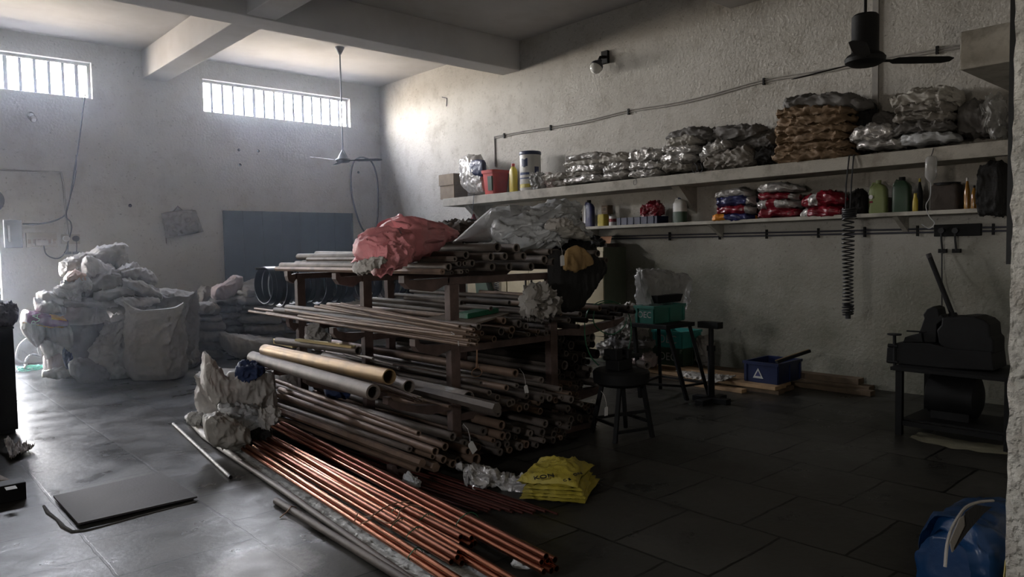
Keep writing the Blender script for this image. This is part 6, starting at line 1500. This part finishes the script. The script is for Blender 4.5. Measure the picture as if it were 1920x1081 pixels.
# blue crate with shiny bar
BZ = .1095
P = at(1458, 722, Z=BZ)
P = Vector((7.40, at(1458, 722, X=7.40).y, .0865)); L = Vector((7.40, at(1396, 712, X=7.40).y, P.z)); R = Vector((at(1501, 716, Y=P.y).x, P.y, P.z))
hC = at(1458, 682, X=7.40).z - P.z
bcx = crate('blue_crate', 'dark blue crate with a white triangle mark on the boards', P, L, R, hC, m_blue)
for sgn, mt_ in ((1, m_lett), (.55, m_navy)):
    cen = Vector((P.x - (.004 if sgn == 1 else .006), lerp(P.y, L.y, .58), P.z + hC * .44)); e_ = .062 * sgn
    MB().prism([cen + Vector((0, -e_, -e_ * .85)), cen + Vector((0, e_, -e_ * .85)), cen + Vector((0, 0, e_ * .95))], (.002, 0, 0)).build('triangle_mark', mt_, bcx, smooth=False)
a = at(1456, 681, X=7.42); b = at(1518, 657, X=7.75)
sb_ = thing('angle_bar', 'dark bar with a painted lit edge lying across the blue crate', 'bar', a)
a.z = P.z + hC + .018
MB().bar(a, b, .05, .03).build('bar_body', m_black, sb_, smooth=False)
MB().bar(a + Vector((-.027, 0, .018)), b + Vector((-.027, 0, .018)), .012, .006).build('painted_lit_edge', m_brass, sb_, smooth=False)  # brass strip added to paint the light along the bar's edge

# ------------------------------------------------------------------ the sawing machine at the right
mx0, mx1, my0, my1 = 6.45, 7.12, 1.62, 2.40
tzm = at(1690, 688, X=mx0).z
mt = thing('machine_table', 'black angle iron table carrying the sawing machine', 'table', ((mx0 + mx1) / 2, (my0 + my1) / 2, 0))
for (x, y) in ((mx0, my1), (mx0, my0), (mx1, my1), (mx1, my0)):
    MB().box(x - .025 if x == mx1 else x, x if x == mx1 else x + .05, y - .025, y + .025, 0, tzm - .03).build('leg', m_black, mt, smooth=False)
MB().box(mx0 - .02, mx1 + .02, my0 - .08, my1 + .06, tzm - .03, tzm).build('table_top', m_black, mt, smooth=False, bevel=.003)
MB().box(mx0 + .01, mx0 + .04, my0 + .03, my1 - .03, .08, .12).box(mx1 - .03, mx1, my0 + .03, my1 - .03, .08, .12).box(mx0 + .05, mx1 - .04, my1 - .02, my1 + .01, .08, .12).build('lower_rail', m_black, mt, smooth=False)
MB().box(mx0 + .05, mx1 - .04, my0 + .02, my1 - .03, .12, .135).build('lower_shelf', m_black, mt, smooth=False)
mo = thing('electric_motor', 'black round electric motor on the lower shelf of the machine table', 'motor', (6.8, 1.95, .136))
cy0 = at(1745, 735, X=6.75).y; cy1 = at(1832, 735, X=6.75).y; cm = (at(1790, 702, X=6.75).z + .17) / 2; rm_ = at(1790, 702, X=6.75).z - cm
cm = .16 + rm_
MB().tube([(6.78, cy0 + .02, cm), (6.78, cy0, cm), (6.78, cy1, cm), (6.78, cy1 - .02, cm)], [rm_ * .7, rm_, rm_, rm_ * .7], 24).build('motor_body', m_black, mo)
MB().box(6.66, 6.90, cy1 + .03, cy0 - .03, .136, .20).build('motor_foot', m_black, mo, smooth=False)
MB().box(6.74, 6.84, (cy0 + cy1) / 2 - .05, (cy0 + cy1) / 2 + .05, cm + rm_ - .01, cm + rm_ + .05).build('terminal_box', m_black, mo, smooth=False)
sm = thing('sawing_machine', 'black sawing machine in silhouette with a long raised lever', 'machine', (6.75, 2.0, tzm))
def sil(name, pts, X0, X1, mat=m_black, bev=.008):
    poly = [at(u, v, X=(X0 + X1) / 2) for u, v in pts]
    for p_ in poly: p_.x = X0; p_.z = max(p_.z, tzm + .001)
    return MB().prism(poly, (X1 - X0, 0, 0)).build(name, mat, sm, smooth=False, bevel=bev)
sil('bed', [(1676,684),(1678,648),(1690,640),(1705,638),(1722,638),(1758,640),(1800,650),(1872,655),(1876,690),(1780,692)], 6.60, 6.95)
sil('vise_head', [(1722,640),(1734,612),(1740,595),(1738,588),(1745,578),(1756,573),(1765,576),(1768,590),(1772,588),(1778,596),(1764,606),(1762,640)], 6.66, 6.84)
sil('gearbox', [(1772,640),(1768,616),(1776,606),(1778,592),(1800,592),(1822,590),(1838,591),(1856,597),(1866,606),(1868,628),(1874,632),(1874,660),(1800,665)], 6.62, 6.92, bev=.02)
sil('jaw_block', [(1700,640),(1704,630),(1716,626),(1735,622),(1738,640)], 6.62, 6.80)
a = at(1787, 592, X=6.75); b = at(1741, 476, X=6.72)
MB().cyl(a, b, .020, 14).build('lever', m_black, sm)
MB().lathe(b, [(.021, -.03), (.021, .004)], 14, axis=(b - a).normalized()).build('lever_tip', m_plate, sm)
MB().lathe(a - Vector((0, 0, .03)), [(.04, -.02), (.04, .03), (.025, .06)], 16).build('lever_socket', m_black, sm)
a = at(1677, 626, X=6.60); b = at(1678, 690, X=6.60)
MB().cyl(a, b, .014, 12).build('clamp_screw', m_black, sm)
MB().lathe(a, [(.055, -.008), (.055, .004)], 20).build('hand_wheel', m_black, sm)
for v in (648, 678): q = at(1677, v, X=6.60); MB().cyl(q + Vector((0, .05, 0)), q - Vector((0, .03, 0)), .016, 10).build('clamp_nut', m_black, sm)
MB().cyl(at(1700, 620, X=6.62), at(1735, 622, X=6.62), .007, 8).build('feed_rod', m_black, sm)
dbp = MB()
def debris(u, v):
    y = lerp(2.3, 1.55, u); x = 6.40 - .10 * sin(pi * u) + .30 * v; q = Vector((x * 8, y * 8, 0))
    return Vector((x + noise.noise(q) * .06, y, .002 + .012 * max(0, noise.noise(q * 2)) * sin(pi * v)))
dbp.grid(debris, 40, 16)
o = dbp.build('sawdust', M('pale sawdust', (.26, .24, .16), .95, bump=.6, bs=120)); tag(o, 'pale sawdust swept along the foot of the machine table', 'sawdust', None, 'stuff')
# blue bag at the lower right
bb = thing('blue_sack', 'blue tarpaulin sack with grey lining at the lower right corner', 'sack', at(1850, 1160, Y=1.05))
zb_ = lambda v: v
blob('sack_body', m_royal, [(1774,1060,1150,.04),(1784,1010,1160,.02),(1798,978,1165,0),(1822,955,1168,0),(1850,942,1168,0),(1885,940,1168,0),(1925,950,1165,0)], Y=1.12, depth=.42, seed=350, wr=.010, fs=5, nth=64, parent=bb)
e_ = [at(u, v, Y=.93) for u, v in ((1772, 1062), (1776, 1020), (1784, 992), (1797, 968), (1812, 950), (1835, 941), (1862, 938))]
curve_tube(e_, .006, 'grey_hem', m_sack[1], parent=bb)
MB().prism([at(u, v, Y=.905) for u, v in ((1782, 1015), (1800, 972), (1822, 955), (1843, 962), (1812, 1000), (1786, 1035))], (0, .004, 0)).build('grey_lining', m_sack[2], bb, smooth=False)
MB().prism([at(u, v, Y=.90) for u, v in ((1810, 960), (1830, 946), (1860, 950), (1845, 962), (1815, 996), (1790, 1030), (1812, 985))], (0, .003, 0)).build('opening_shade', m_blkcl, bb, smooth=False)  # flat black sheet painting the shade inside the sack's mouth
MB().prism([at(1880, 1110, Y=.89), at(1886, 1050, Y=.89), at(1905, 1030, Y=.89), at(1915, 1110, Y=.89)], (0, .004, 0)).build('yellow_print', m_yel, bb, smooth=False)

HAZE = .012  # scattering volume added to imitate the bluish glare around the windows
if HAZE:
    vm = bpy.data.materials.new('glare haze'); vm.use_nodes = True; n = vm.node_tree; n.nodes.clear()
    vo = n.nodes.new('ShaderNodeOutputMaterial'); vs_ = n.nodes.new('ShaderNodeVolumeScatter'); vs_.inputs['Density'].default_value = HAZE
    vs_.inputs['Anisotropy'].default_value = .55; vs_.inputs['Color'].default_value = (.76, .85, 1, 1)
    n.links.new(vs_.outputs[0], vo.inputs['Volume'])
    hz = MB().box(XL + .01, XR - .9, 7.0, YB - .005, .005, ZC - .01).build('glare_haze', vm, org=(0, 0, 0), smooth=False); hz['kind'] = 'structure'
